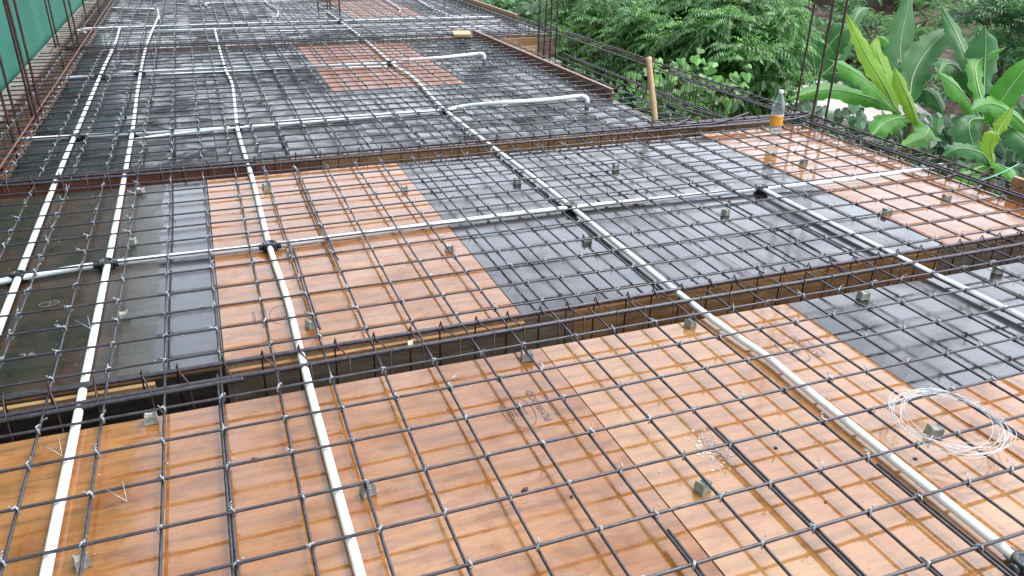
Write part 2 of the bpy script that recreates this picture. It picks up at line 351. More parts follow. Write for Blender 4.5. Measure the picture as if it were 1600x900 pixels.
# ================================================================== rebar mats
AX = [-1.28,-1.11,-.94,-.77,-.6,-.43,-.26,-.09,.083,.25,.42,.595,.765,.92,1.12,1.275,1.45,1.615,1.80,1.96,2.135,2.315,2.48,2.65,2.82,2.99,3.16,3.33,3.5,3.68,3.85,4.03]
ZA, ZB, RB = .046, .0355, .0045
def wob(pts, amp, seed):
    out = []
    for p in pts:
        p = Vector(p); q = p*.9+Vector((seed*3.7, seed*1.3, seed))
        out.append(p+Vector((noise.noise(q), noise.noise(q+Vector((9, 3, 1))), noise.noise(q+Vector((5, 7, 2)))*.35))*amp)
    return out
def tie_mesh(k, s=1.0, r=.0013):
    rr = random.Random(k); mb = MB(); th = rr.uniform(0, pi)
    d = Vector((math.cos(pi/4), math.sin(pi/4), 0)) * (1 if k % 2 else 1)
    if k % 3 == 0: d = Vector((d.x, -d.y, 0))
    loop = [d*(.011*s)*math.cos(a)+Vector((0, 0, .012*s*math.sin(a)-.005)) for a in [i*pi/4 for i in range(9)]]
    mb.tube(loop, r, 4)
    mb.tube([v+Vector((d.y*.003, -d.x*.003, 0)) for v in loop], r, 4)
    tw = [Vector((0, 0, .005)), Vector((rr.uniform(-.004, .004), rr.uniform(-.007, 0), .009)), Vector((rr.uniform(-.008, .008), rr.uniform(-.014, .002), .010))]
    mb.tube(tw, r*1.8, 4)
    L = rr.choice([.003, .004, .006, .008, .012, .024]); tails = (-.2, .2) if L > .005 else (.1,); a = rr.uniform(0, 2*pi); z = rr.uniform(-.012, .012)
    for q in tails:
        e = tw[-1]+Vector((math.cos(a+q)*L, math.sin(a+q)*L, z+rr.uniform(-.005, .01)))
        mb.tube([tw[-1], (tw[-1]+e)/2+Vector((0, 0, .003)), e], r, 4)
    return mb
TIES = [tie_mesh(k) for k in range(14)]
TIES_F = [tie_mesh(k+50, 1.1, .0018) for k in range(8)]
tie_me = {}
def ties(root, nodes, far=False):
    src = TIES_F if far else TIES; vis = []
    for n_ in nodes:
        q = proj(Vector(n_))
        if q and -10 < q[0] < 1610 and -10 < q[1] < 910: vis.append((q[2], n_))
    vis.sort(); rest = MB()
    for i, (d, p) in enumerate(vis):
        k = R.randrange(len(src)); mb = src[k]
        if i < 98:
            if (far, k) not in tie_me:
                o = mb.build('tie_wire', M['tie'], root); tie_me[(far, k)] = o.data
            else:
                o = bpy.data.objects.new('tie_wire', tie_me[(far, k)]); COL.objects.link(o); o.parent = root
            o.location = Vector(p)-root.location; o.rotation_euler.z = R.choice([0, pi, 0, pi])+R.uniform(-.3, .3)
        else:
            a = R.uniform(0, 2*pi); Mz = Matrix.Rotation(a, 3, 'Z'); P_ = Vector(p)
            rest.add([Mz@Vector(v)+P_ for v in mb.v], mb.f)
    if rest.v:
        o = rest.build('tie_wire', M['tie'], root); o['kind'] = 'stuff'

def straight(p, q, step=.25):
    p = Vector(p); q = Vector(q); n = max(2, int((q-p).length/step)); return [p.lerp(q, i/n) for i in range(n+1)]
def mat_(label, ys, y0, y1, x0, x1, xs, mt, amp, ribbed=False, far=False, seg=8, rb=RB, laps=()):
    root = empty('rebar_mat', ((x0+x1)/2, (y0+y1)/2, ZB), label, 'rebar mat', 'tied rebar mats')
    ysj = []
    for i, y in enumerate(ys):
        xe0 = x0+R.uniform(-.03, .03); xe1 = x1+R.uniform(-.05, .03)
        mb = MB()
        if ribbed and y > .6:
            mb.tube(wob(straight((xe0, y, ZA), (xe1, y, ZA), .0042), amp, i+1), rb, 6, rib=.16)
        else:
            mb.tube(wob(straight((xe0, y, ZA), (xe1, y, ZA)), amp, i+1), rb, seg)
        mb.build('crossbar', M[mt], root)
    for i, x in enumerate(xs):
        mb = MB(); mb.tube(wob(straight((x, y0+R.uniform(-.04, .04), ZB), (x, y1+R.uniform(-.04, .04), ZB)), amp, i+40), rb, seg)
        mb.build('lengthwise_bar', M[mt], root)
    for (x, ya, yb) in laps:
        mb = MB(); mb.tube(wob(straight((x, ya, ZB), (x, yb, ZB)), amp, x), rb, seg); mb.build('lengthwise_bar', M[mt], root)
    ties(root, [(x, y, ZA) for x in xs for y in ys], far)
    return root
mat_('nearest tied rebar mat over orange plywood at the bottom of the photo', [2.235,2.06,1.885,1.69,1.505,1.32,1.14,.95,.77,.59,.41,.22], -1.1, 2.44, -1.35, 4.3, AX, 'steel', .006, ribbed=True,
     laps=[(-.101, -.5, 2.4), (.432, .6, 1.15), (.931, -.4, 1.27), (1.287, -.3, 1.6), (1.627, .4, 1.3), (2.146, .5, 1.42), (1.461, -.2, .98), (2.49, .7, 1.6)])
mat_('second tied rebar mat over the pink and black plywood bay', [2.53,2.705,2.89,3.055,3.26,3.45,3.62,3.80,3.98,4.16,4.37,4.55], 2.44, 4.78, -1.35, 4.32, AX, 'steel', .008,
     laps=[(.43, 3.2, 4.6), (.262, 2.6, 3.4), (2.14, 3.0, 4.7), (2.66, 2.6, 4.5), (1.96, 3.4, 4.6)])
mat_('third tied rebar mat around the rust coloured sheet', [4.97+.181*i for i in range(24)], 4.78, 9.36, -1.5, 3.3, [x for x in AX if x < 3.4], 'steel_far', .009, far=True, seg=6, rb=.0052,
     laps=[(-.25, 5.2, 7.2), (.43, 5.0, 6.4), (.61, 6.9, 8.8), (-.59, 5.4, 7.0), (1.29, 4.9, 6.5)])
mat_('farthest tied rebar mat at the top of the photo', [9.55+.185*i for i in range(44)], 9.36, 17.7, -1.5, 4.2, AX, 'steel_far', .01, far=True, seg=5)

# ================================================================== beam cages
def stirrup(mb, c, ax, w_, h_, r, skew=0):
    """rectangular hoop; ax 'x' = beam runs along x"""
    def P_(u, z, s): return Vector((c[0]+s, c[1]+u, c[2]+z)) if ax == 'x' else Vector((c[0]+u, c[1]+s, c[2]+z))
    pts = [P_(-w_/2, 0, skew), P_(w_/2, 0, 0), P_(w_/2, -h_, 0), P_(-w_/2, -h_, skew), P_(-w_/2, 0, skew)]
    mb.tube(pts, r, 5)
    e = pts[1]; mb.tube([e+Vector((0, 0, -.002)), e+Vector((.004, .0, .016)), e+(P_(-w_/2, -.05, skew)-e)*.25], r, 5)
def cage(name, label, ax, a0, a1, c, w_, h_, rl, step, mt, mst, ribbed=False, extra=(), skew=.03, zt=0.0):
    mid = (a0+a1)/2
    root = empty(name, (mid, c, -h_) if ax == 'x' else (c, mid, -h_), label, 'beam cage', 'rebar cages of the beams')
    rods = [(-w_/2, zt), (w_/2, zt), (-w_/2, zt-h_), (w_/2, zt-h_)]+list(extra)
    for i, rd in enumerate(rods):
        u, z = rd[:2]; b0, b1 = (rd[2], rd[3]) if len(rd) > 2 else (a0, a1)
        p, q = ((b0, c+u, z), (b1, c+u, z)) if ax == 'x' else ((c+u, b0, z), (c+u, b1, z))
        mb = MB(); big = ribbed and z > -.1
        mb.tube(wob(straight(p, q, .0052 if big else .25), .004, i*1.7+c), rl, 6 if big else 8, rib=.2 if big else 0)
        mb.build('main_bar', M[mt], root)
    n = int((a1-a0)/step)
    for k in range(min(n, 99)):
        s = a0+step*(k+.5)+R.uniform(-.012, .012); mb = MB()
        stirrup(mb, (s, c, zt+.006) if ax == 'x' else (c, s, zt+.006), ax, w_+.02, h_+.012, .0032, skew+R.uniform(-.015, .015))
        mb.build('stirrup', M[mst], root)
    return root
cage('beam_cage', 'thick ribbed rebar cage in the nearest beam trough', 'x', -1.3, 4.3, 2.412, .10, .27, .0085, .128, 'steel', 'rust_dark', True,
     extra=[(-.069, .034, -1.3, -.02), (.068, .034, -1.3, -.3)], zt=.036)
cage('beam_cage', 'rebar cage in the second beam trough behind the pink sheet', 'x', -1.3, 4.35, 4.775, .11, .25, .0085, .13, 'steel', 'rust_dark', False,
     extra=[(.02, .04, -1.3, .2), (-.03, .05, 2.9, 4.35), (.075, .045, 2.6, 4.4)], zt=.042)
cage('beam_cage', 'rebar cage in the third beam trough behind the rust coloured sheet', 'x', -1.3, 4.2, 9.375, .12, .25, .0085, .13, 'steel', 'rust_dark', zt=.045)
cage('beam_cage', 'open rebar cage hanging along the right slab edge in front of the trees', 'y', .6, 9.3, 4.17, .18, .27, .0075, .115, 'steel', 'rust_dark',
     extra=[(-.04, .052, .6, 6.5), (.05, -.215, 2, 9)], skew=.0, zt=.055)
cage('beam_cage', 'rebar cage running along the farthest right slab edge', 'y', 9.3, 17.5, 4.1, .16, .27, .0075, .15, 'steel', 'rust_dark', zt=.055)
cage('beam_cage', 'rusty rebar cage along the left slab edge beside the planks', 'y', -1, 17.5, -1.25, .22, .26, .007, .187, 'rust', 'rust', zt=.03,
     extra=[(.09, .05, 2, 17.5)])
# loose starter bars in the open corner
def bars(name, label, rods, mt, r=.006, cat='rebar', ribbed=False):
    root = empty(name, rods[0][0], label, cat)
    for rd in rods:
        mb = MB(); pts = catmull(rd, 6) if len(rd) > 2 else straight(rd[0], rd[1], .3); mb.tube(pts, r, 6); mb.build('bar', M[mt], root)
    return root
bars('loose_rebar', 'bundle of long loose bars slanting through the open corner left of the bottle', [
    [on(1000, 173, .03), on(1130, 196, .03)], [on(1010, 178, .02), on(1080, 193, .02)],
    [on(1040, 160, .02), on(1175, 196, .045)], [on(1045, 164, .0), on(1150, 197, .04)]], 'steel', .005)
bars('bent_rebar', 'dark bent bar ends sticking up above the beam left of the bottle', [
    [on(1060, 197, .05), on(1120, 192, .06), on(1170, 176, .09)], [on(1050, 199, .05), on(1075, 186, .07)], [on(1080, 201, .05), on(1240, 186, .06), on(1290, 165, .1)]], 'steel', .0075)

# column starter bars
def col_cage(label, feet, z0, z1, hoops, r, mt):
    c = sum((Vector((f[0], f[1], 0)) for f in feet), Vector((0, 0, 0)))/len(feet)
    root = empty('column_cage', (c.x, c.y, z0), label, 'column rebar', 'upright column bars')
    for f in feet:
        tops = Vector((f[0]+R.uniform(-.03, .03), f[1]+R.uniform(-.03, .03), z1+R.uniform(-.1, .1)))
        mb = MB(); b = Vector((f[0], f[1], z0)); mb.tube(wob(straight(b, tops, .2), .006, f[1]), r, 7); mb.build('upright_bar', M[mt], root)
    for z in hoops:
        xs = [f[0] for f in feet]; ys = [f[1] for f in feet]; a = .012
        q = [(min(xs)-a, min(ys)-a), (max(xs)+a, min(ys)-a), (max(xs)+a, max(ys)+a), (min(xs)-a, max(ys)+a)]
        mb = MB(); mb.tube([Vector((*p, z)) for p in q+[q[0]]], .004, 5); mb.build('hoop', M['rust'], root)
    return root
def ft(px, py, z=0): v = on(px, py, z); return (v.x, v.y)
col_cage('tall rusty column bars standing by the net at the left, the pair nearest the camera', [ft(52, 190), ft(59, 193), (-1.32, 6.55), (-1.16, 6.6)], -.25, 3.0, [-.1, .02], .009, 'rust_dark')
col_cage('rusty column bars cut by the left frame edge', [(-1.36, 5.95), (-1.3, 6.2)], -.25, 3.0, [-.1], .009, 'rust_dark')
col_cage('second group of column bars along the net', [ft(88, 75), ft(92, 73), (-1.2, 9.32), (-1.19, 9.6)], -.25, 3.0, [-.1, .02], .009, 'rust_dark')
col_cage('third group of column bars along the net', [ft(133, 22), (-1.38, 12.4), (-1.2, 12.3)], -.25, 3.0, [-.1, .02], .009, 'rust_dark')
col_cage('rusty column bars at the top centre of the farthest mat', [ft(497, 12), ft(516, 12), ft(531, 20), ft(512, 20)], -.1, 2.5, [.03, .1], .011, 'rust')
col_cage('column bars standing among the trees right of the bottle', [ft(1242, 172, .03), ft(1266, 192, .03), ft(1271, 178, .03), ft(1291, 182, .03)], -.4, 2.6, [-.2], .0085, 'rust_dark')
col_cage('bare column bars above the concrete stub at the far slab corner', [(3.86, 9.0), (4.02, 9.0), (3.86, 9.17), (4.02, 9.17), (3.94, 9.0)], -.5, 1.6, [-.25, -.15, -.05], .008, 'rust_dark')
col_cage('distant column bars at the far right slab edge', [(4.0, 13.2), (4.0, 13.4), (3.85, 13.2)], -.3, 1.9, [-.1], .009, 'rust_dark')

# ================================================================== conduits
def pipe(label, pts, r=.0135, mt='pvc', elbow=False, name='conduit_pipe', n=10):
    pts = [Vector(p) for p in pts]
    root = empty(name, (pts[0].x, pts[0].y, 0), label, 'conduit pipe', 'white electrical conduits')
    mb = MB(); mb.tube(wob(catmull(pts, 10), .002, pts[0].x), r, n); mb.build('pipe', M[mt], root)
    if elbow:
        e = pts[-1]; d = (pts[-1]-pts[-2]).normalized()
        mb = MB(); q = [e-d*.02] + [e+d*.03*math.sin(a)+Vector((0, 0, -.03*(1-math.cos(a)))) for a in (0, .4, .8, 1.2, pi/2)]
        q.append(Vector((q[-1].x, q[-1].y, .0)) if q[-1].z > .003 else q[-1]+Vector((0, 0, -.002)))
        mb.tube(q, r*1.22, n); mb.build('elbow', M[mt], root)
    return root
def W(l, z): return [on(x, y, z if not isinstance(z, list) else z[i]) for i, (x, y) in enumerate(l)]
ZP, ZQ = .024, .021
pipe('white pipe running up the far left edge, crossing three cross pipes', [(-.80, 2.2, ZP), (-.82, 2.6, ZP)]+W([(0, 510), (80, 300), (123, 197), (160, 110), (180, 67), (187, 43)], ZP))
pipe('white pipe second from the left, from the bottom left corner upwards', [(-.50, .6, ZP)]+W([(70, 900), (130, 607), (163, 440), (190, 300), (207, 203), (217, 127), (230, 67), (248, 25)], ZP))
pipe('white pipe with a kink, third from the left, crossing the pink sheet', [(.17, .6, ZP)]+W([(563, 900), (482, 600), (448, 467), (420, 383), (397, 290), (387, 257), (370, 197), (363, 133), (350, 103), (335, 45)], ZP))
pipe('long straight white pipe from the bottom right corner to the top centre', [(1.68, .6, ZP)]+W([(1600, 883), (1250, 600), (1197, 557), (1075, 470), (863, 300), (770, 230), (693, 170), (647, 123), (613, 100), (567, 60), (510, 17)], ZP), r=.013)
pipe('short white pipe on the black sheets running off the right edge', W([(1190, 295), (1400, 400), (1600, 497)], ZP)+[(2.86, 1.2, ZP)])
pipe('small white pipe at the very top, left of centre', W([(415, -8), (415, 3), (433, 15), (433, 27)], ZP))
pipe('small white pipe at the very top, right of centre', W([(590, -8), (622, 12), (624, 20)], ZP))
pipe('white pipe at the top running down to the twin cross pipes', W([(640, -8), (675, 13), (710, 27)], ZP))
pipe('nearest white cross pipe, ending in an elbow on the orange bottle sheet', [(-1.1, 3.43, ZQ)]+W([(0, 440), (160, 413), (420, 384), (685, 350), (890, 325), (1190, 295)], ZQ)+W([(1330, 280)], .032)+W([(1470, 259)], .036), elbow=True)
pipe('second white cross pipe over the dark sheets at the left', W([(30, 218), (300, 203), (480, 188), (700, 172)], ZQ), mt='pvc_old')
pipe('thin grey pipe laid just in front of the second cross pipe', [(p[0], p[1]-.055, ZQ) for p in W([(200, 216), (300, 203), (480, 188), (680, 173)], ZQ)], r=.009, mt='pvc_old')
pipe('bulging raised white pipe end pointing right, the nearer one', W([(700, 172), (725, 166)], .03)+W([(790, 160), (850, 156), (905, 150)], .09)+W([(912, 151)], .085), r=.0155, elbow=True)
pipe('third white cross pipe leading to the rust coloured sheet', W([(85, 122), (250, 112), (440, 104), (610, 99)], ZQ), mt='pvc_old')
pipe('thin grey pipe laid just in front of the third cross pipe', [(p[0], p[1]-.14, ZQ) for p in W([(250, 112), (440, 104), (600, 100)], ZQ)], r=.009, mt='pvc_old')
pipe('raised white pipe end past the rust coloured sheet, near the timber', W([(612, 99), (630, 95)], .03)+W([(690, 90), (745, 84), (752, 84)], .09), r=.0155, elbow=True)
pipe('rear one of the twin white cross pipes near the top', [on(133, 52, ZQ)]+W([(145, 45), (400, 36), (771, 27)], .022), r=.0165)
pipe('front one of the twin white cross pipes near the top', W([(240, 49), (600, 39), (780, 33)], .022), r=.0165, elbow=True)
pipe('faint grey cross pipe below the twin pipes', W([(420, 49), (600, 45), (760, 41)], ZQ), r=.011, mt='pvc_old')
pipe('short white cross pipe at the top left', W([(175, 13), (240, 14)], .022), r=.0155)
pipe('tiny white pipe stub beside the top of the second pipe', W([(246, 14), (249, 30)], .022), r=.013)
pipe('farthest white cross pipe touching the top frame edge', [on(322, 9, ZQ)]+W([(328, 5), (400, 3), (560, -2)], .022), r=.0165)

def jbox(px, py, label, a=0):
    p = on(px, py, .02); c = (p.x, p.y, .002)
    root = empty('junction_box', c, label, 'junction box', 'black junction boxes on the conduits')
    mb = MB(); n = 20; s = .034
    prof = [(s*.95, .002), (s, .004), (s, .036), (s*.92, .04), (s*.6, .041), (s*.56, .0375), (0, .0375)]
    vs = [Vector((c[0]+r_*math.cos(2*pi*j/n), c[1]+r_*math.sin(2*pi*j/n), c[2]+z-.002)) for r_, z in prof for j in range(n)]
    mb.add(vs, [(i*n+j, i*n+(j+1) % n, (i+1)*n+(j+1) % n, (i+1)*n+j) for i in range(len(prof)-1) for j in range(n)])
    mb.build('housing', M['blackplastic'], root)
    for dx, dy in ((1, 0), (-1, 0), (0, 1), (0, -1)):
        mb = MB(); z = .02; mb.tube([(c[0]+dx*.03, c[1]+dy*.03, z), (c[0]+dx*.048, c[1]+dy*.048, z)], .0155, 12)
        mb.build('socket', M['blackplastic'], root)
    return root
for px, py, lb in [(28, 433, 'black box on the nearest cross pipe at the left frame edge'), (166, 413, 'black round box where the second pipe meets the nearest cross pipe'),
        (422, 385, 'black box at the left of the pink sheet where the kinked pipe crosses'), (892, 324, 'black box in the centre where the long pipe crosses the nearest cross pipe'),
        (1190, 295, 'black box at the start of the short pipe on the black sheets'),
        (121, 214, 'black box on the second cross pipe, leftmost'), (207, 208, 'black box on the second cross pipe, second from left'), (371, 198, 'black box on the second cross pipe at the kinked pipe'),
        (696, 173, 'black box at the start of the nearer raised pipe end'), (157, 119, 'black box on the third cross pipe, leftmost'), (219, 115, 'black box on the third cross pipe, second from left'),
        (349, 106, 'black box on the third cross pipe at the kinked pipe'), (611, 99, 'black box on the rust coloured sheet'), (533, 34, 'black box where the long pipe meets the twin pipes'),
        (1602, 884, 'black box in the bottom right corner of the photo')]:
    jbox(px, py, lb)

# ================================================================== concrete spacers
def spacer_mesh(seed):
    rr = random.Random(seed); mb = MB(); a, b, h = .019, .017, .033; nz = 5
    plan = [(-a, -b), (-.4*a, -b*.78), (.4*a, -b*.78), (a, -b), (a*.86, 0), (a, b), (.4*a, b*.78), (-.4*a, b*.78), (-a, b), (-a*.86, 0)]
    n = len(plan); vs = []
    for k in range(nz):
        z = h*k/(nz-1); s = 1.0-.12*k/(nz-1) if k < nz-1 else .82
        if k in (1, 2): s *= .95
        for (x, y) in plan:
            zz = z - (.006 if (k == nz-1 and abs(x) < a*.6) else 0)
            vs.append(Vector((x*s+rr.uniform(-1, 1)*.0008, y*s+rr.uniform(-1, 1)*.0008, zz)))
    fs = [(k*n+j, k*n+(j+1) % n, (k+1)*n+(j+1) % n, (k+1)*n+j) for k in range(nz-1) for j in range(n)]
    T = (nz-1)*n
    fs += [(T+8, T+9, T+0, T+1, T+7), (T+1, T+2, T+6, T+7), (T+2, T+3, T+4, T+5, T+6)]
    mb.add(vs, fs); return mb
spm = [None]*4
spots = [(237, 660, 'concrete spacer at the trough edge near the left, under the second bar'), (130, 885, 'squat concrete spacer in the bottom left corner beside the white pipe'),
 (575, 772, 'concrete spacer right of the kinked pipe at the bottom of the photo'), (1097, 767, 'waisted concrete spacer just below the white plaster spill'),
 (1458, 680, 'concrete spacer inside the ring of the wire coil'), (823, 562, 'concrete spacer on the near lip of the trough, just above the oval stamp sheet'),
 (1078, 510, 'concrete spacer on the near lip of the trough beside the long pipe'), (195, 499, 'pale concrete spacer on the dark sheet below the left cross pipe'),
 (207, 382, 'pale concrete spacer on the dark sheet above the left cross pipe'), (487, 512, 'concrete spacer on the pink sheet near the trough, beside the kinked pipe'),
 (455, 400, 'concrete spacer next to the black box on the pink sheet'), (703, 392, 'concrete spacer at the right side of the pink sheet'),
 (417, 296, 'concrete spacer at the rear left of the pink sheet'), (632, 299, 'concrete spacer at the rear right corner of the pink sheet'),
 (917, 377, 'concrete spacer below the central black box'), (808, 287, 'concrete spacer on the black sheet left of the long pipe'),
 (962, 264, 'concrete spacer at the rear of the black sheets, right of the long pipe'), (1133, 336, 'concrete spacer just below the start of the short pipe'),
 (1385, 335, 'concrete spacer at the left edge of the orange bottle sheet'), (1478, 313, 'concrete spacer on the orange sheet below the elbow end'),
 (1348, 467, 'dark round topped concrete spacer behind the nearest bay black sheet'), (1558, 427, 'concrete spacer near the right frame edge beside the trough'),
 (1255, 257, 'concrete spacer on the orange sheet below the bottle'), (1330, 223, 'concrete spacer at the rear edge of the orange sheet'),
 (1482, 272, 'concrete spacer under the elbow end of the cross pipe'), (220, 303, 'concrete spacer just in front of the second trough at the left'),
 (235, 157, 'concrete spacer in the third bay, second of the left row'), (235, 190, 'concrete spacer in the third bay, third of the left row'),
 (226, 232, 'pale concrete spacer in the third bay closest to the second trough'), (376, 222, 'concrete spacer beside the kinked pipe in the third bay'),
 (240, 88, 'concrete spacer at the rear of the third bay left row'), (730, 213, 'concrete spacer at the right front of the third bay'),
 (405, 160, 'concrete spacer right of the kinked pipe in the third bay')]
for i, (px, py, lb) in enumerate(spots):
    p = on(px, py, 0); k = i % 4
    if spm[k] is None:
        o = spacer_mesh(k).build('spacer_block', M['concrete'], smooth=False); spm[k] = o.data
    else:
        o = bpy.data.objects.new('spacer_block', spm[k]); COL.objects.link(o)
    o.location = (p.x, p.y, .0015); o.rotation_euler.z = R.uniform(-.5, .5); s = R.uniform(.95, 1.15); o.scale = (s, s, 1)
    tag(o, lb, 'concrete spacer', 'concrete spacer blocks')

# ================================================================== coil of wire
root = empty('wire_coil', (1.97, 1.36, .05), 'ring shaped coil of pale wire lying on the mat at the right', 'wire coil')
mb = MB()
for k in range(12):
    cx, cy = 1.955+R.gauss(0, .015)+.0018*k, 1.375+R.gauss(0, .012)-.0018*k
    ra, rb_ = R.uniform(.145, .172), R.uniform(.14, .168); ph = R.uniform(0, pi); t0 = R.uniform(0, 6)
    span = 2*pi if k else 2*pi*.93
    pts = []
    for j in range(65):
        a = t0+span*j/64
        u, v = ra*math.cos(a-ph)*(1+.012*math.sin(3*a+k)), rb_*math.sin(a-ph)
        x = cx+u*math.cos(ph)-v*math.sin(ph); y = cy+u*math.sin(ph)+v*math.cos(ph)
        pts.append((x, y, .054+.012*math.sin(a*2+k*1.7)+.0012*k))
    mb.tube(pts, .0008, 4)
mb.build('wire', M['wire'], root)
mb = MB()
for a in (1.1, 3.6):
    c = Vector((1.965+.157*math.cos(a), 1.37+.155*math.sin(a), .06)); rad = Vector((math.cos(a), math.sin(a), 0))
    mb.tube([c+rad*.022*math.cos(q)+Vector((0, 0, .02*math.sin(q))) for q in [i*pi/4 for i in range(9)]], .0012, 4)
mb.build('binding', M['tie'], root)

# ================================================================== plastic bottle
bp = on(1210, 208, .05); bx, by, bz = bp.x, bp.y, .051
root = empty('plastic_bottle', (bx, by, bz), 'clear plastic bottle with orange label and white cap standing on the mat', 'bottle')
t = NT('clear plastic'); t.set(Base_Color=(.55, .6, .6), Roughness=.12, Specular_IOR_Level=1.0)
tb = t.n('ShaderNodeBsdfTransparent'); tb.inputs['Color'].default_value = (.93, .96, .96, 1); lw_ = t.n('ShaderNodeLayerWeight'); lw_.inputs['Blend'].default_value = .35
mr = t.n('ShaderNodeMapRange'); mr.inputs['To Min'].default_value = .07; mr.inputs['To Max'].default_value = .5; t.l(lw_.outputs['Facing'], mr.inputs['Value'])
mx = t.n('ShaderNodeMixShader'); t.l(mr.outputs[0], mx.inputs[0]); t.l(tb.outputs[0], mx.inputs[1]); t.l(t.b.outputs[0], mx.inputs[2]); t.l(mx.outputs[0], t.out.inputs['Surface']); M['pet'] = t.mat
def lathe(prof, c, n=28):
    mb = MB(); vs = [Vector((c[0]+r_*math.cos(2*pi*j/n), c[1]+r_*math.sin(2*pi*j/n), c[2]+z)) for r_, z in prof for j in range(n)]
    mb.add(vs, [(i*n+j, i*n+(j+1) % n, (i+1)*n+(j+1) % n, (i+1)*n+j) for i in range(len(prof)-1) for j in range(n)]); return mb
prof = [(.0, .006), (.02, .001), (.036, .0), (.041, .006), (.0425, .03), (.0405, .05), (.0425, .07), (.0415, .08), (.0415, .15), (.043, .16), (.0425, .18), (.039, .205), (.031, .235), (.021, .262), (.0145, .275), (.0135, .285), (.0135, .29)]
inner = [(max(r_-.0012, 0), z+.0012 if i < 3 else z) for i, (r_, z) in enumerate(prof)][::-1]
lathe(prof+inner, (bx, by, bz)).build('bottle_body', M['pet'], root)
lathe([(.0, .287), (.0150, .287), (.0155, .29), (.0155, .308), (.014, .311), (0, .311)], (bx, by, bz)).build('cap', simple('white cap', (.8, .82, .84), .4, var=.03), root)
t = NT('bottle label'); v = t.coords((1, 1, 1), rnd=False)
sx = t.n('ShaderNodeSeparateXYZ'); t.l(v, sx.inputs[0])
zc = t.ramp(sx.outputs['Z'], [(.0, (.8, .35, .02)), (.075, (.85, .40, .03)), (.1, (.75, .45, .06)), (.128, (.75, .33, .03)), (.132, (.8, .78, .72))])
nn = t.noise(t.coords((1, 1, 3), rnd=False), 60, 2); c2 = t.mix(t.ramp(nn, [(.5, 0.), (.54, 1.)]), zc, (.75, .18, .02))
t.set(Base_Color=t.mix(.45, zc, c2), Roughness=.3); M['blabel'] = t.mat
lo = lathe([(.0434, .062), (.0434, .146)], (0, 0, 0)); o = lo.build('label', M['blabel'], root); o.location = (0, 0, 0)
root.scale = (1.0, 1.0, .95)

# ================================================================== post, sticks and debris
pb = on(1029, 195, -.0); top = at(1013, 90, (Vector((pb.x, pb.y, 0))-CAM).dot(FW)+.12)
root = empty('bamboo_post', (pb.x, pb.y, -1.5), 'leaning bamboo post standing at the slab corner in front of the trees', 'post')
b0 = Vector((pb.x+.04, pb.y+.05, -1.6)); b1 = Vector((pb.x+.03, pb.y+.1, 0)); top = Vector(top)
pts = []; rads = []
d = (top-b1); base = b1 - d.normalized()*1.6
L = (top-base).length
for i in range(61):
    s = i/60; pts.append(base.lerp(top, s)); rads.append(.026-.004*s+(.003 if (i % 10) == 0 else 0))
mb = MB(); mb.tube(pts, rads, 12); mb.build('pole', M['bamboo'], root)
mb = MB(); mb.tube([top+Vector((-.1, .01, -.02)), top+Vector((.06, -.01, -.01))], .006, 6); mb.build('peg', M['rust'], root)

def blob(name, px, py, s, mt, label, cat='debris', el=(1, .5, .4), rz=0, group=None, z=.001):
    p = on(px, py, z); mb = MB(); n = 7; vs = []; rr = random.Random(px)
    for k, (zz, q) in enumerate(((0, .8), (.5, 1), (.9, .6))):
        for j in range(n):
            a = 2*pi*j/n; q_ = q*rr.uniform(.8, 1.15); vs.append(Vector((math.cos(a)*q_*el[0]*s, math.sin(a)*q_*el[1]*s, zz*el[2]*s)))
    fs = [(k*n+j, k*n+(j+1) % n, (k+1)*n+(j+1) % n, (k+1)*n+j) for k in range(2) for j in range(n)]+[tuple(range(2*n, 3*n))]
    mb.add(vs, fs); o = mb.build(name, M[mt]); o.location = (p.x, p.y, z); o.rotation_euler.z = rz
    return tag(o, label, cat, group)
GD = 'bits of debris on the plywood'
blob('wood_scrap', 820, 766, .014, 'litter', 'dark twig scrap on orange plywood left of the tan sheet', rz=.3, group=GD)
blob('wood_scrap', 398, 718, .012, 'litter', 'small dark scrap under the mat right of the second pipe', rz=-.4, group=GD)
blob('wood_scrap', 893, 776, .005, 'litter', 'tiny dark crumb right of the twig scrap', group=GD, el=(1, 1, .6))
blob('wood_scrap', 1430, 717, .008, 'litter', 'small dark flake just left below the wire coil', group=GD, el=(1, .8, .3))
blob('wood_scrap', 1212, 700, .007, 'litter', 'dark pebble sized scrap between the plaster spill and the long pipe', group=GD, el=(1, .9, .4))
blob('wood_scrap', 1290, 785, .004, 'litter', 'tiny dark crumb near the bottom right between two bars', group=GD, el=(1, 1, .6))
p = on(634, 566, -.12); mb = MB(); mb.add([(-.03, 0, 0), (0, .011, .004), (.035, 0, .01), (0, -.011, .002)], [(0, 1, 2, 3)]); mb.add([(-.03, 0, -.0012), (0, .011, .0028), (.035, 0, .0088), (0, -.011, .0008)], [(3, 2, 1, 0)])
o = mb.build('dead_leaf', M['deadleaf']); o.location = (.55, 2.40, .03); o.rotation_euler = (.5, .3, 1.1); tag(o, 'pale dry leaf caught in the cage of the nearest trough', 'leaf')
root = MB()
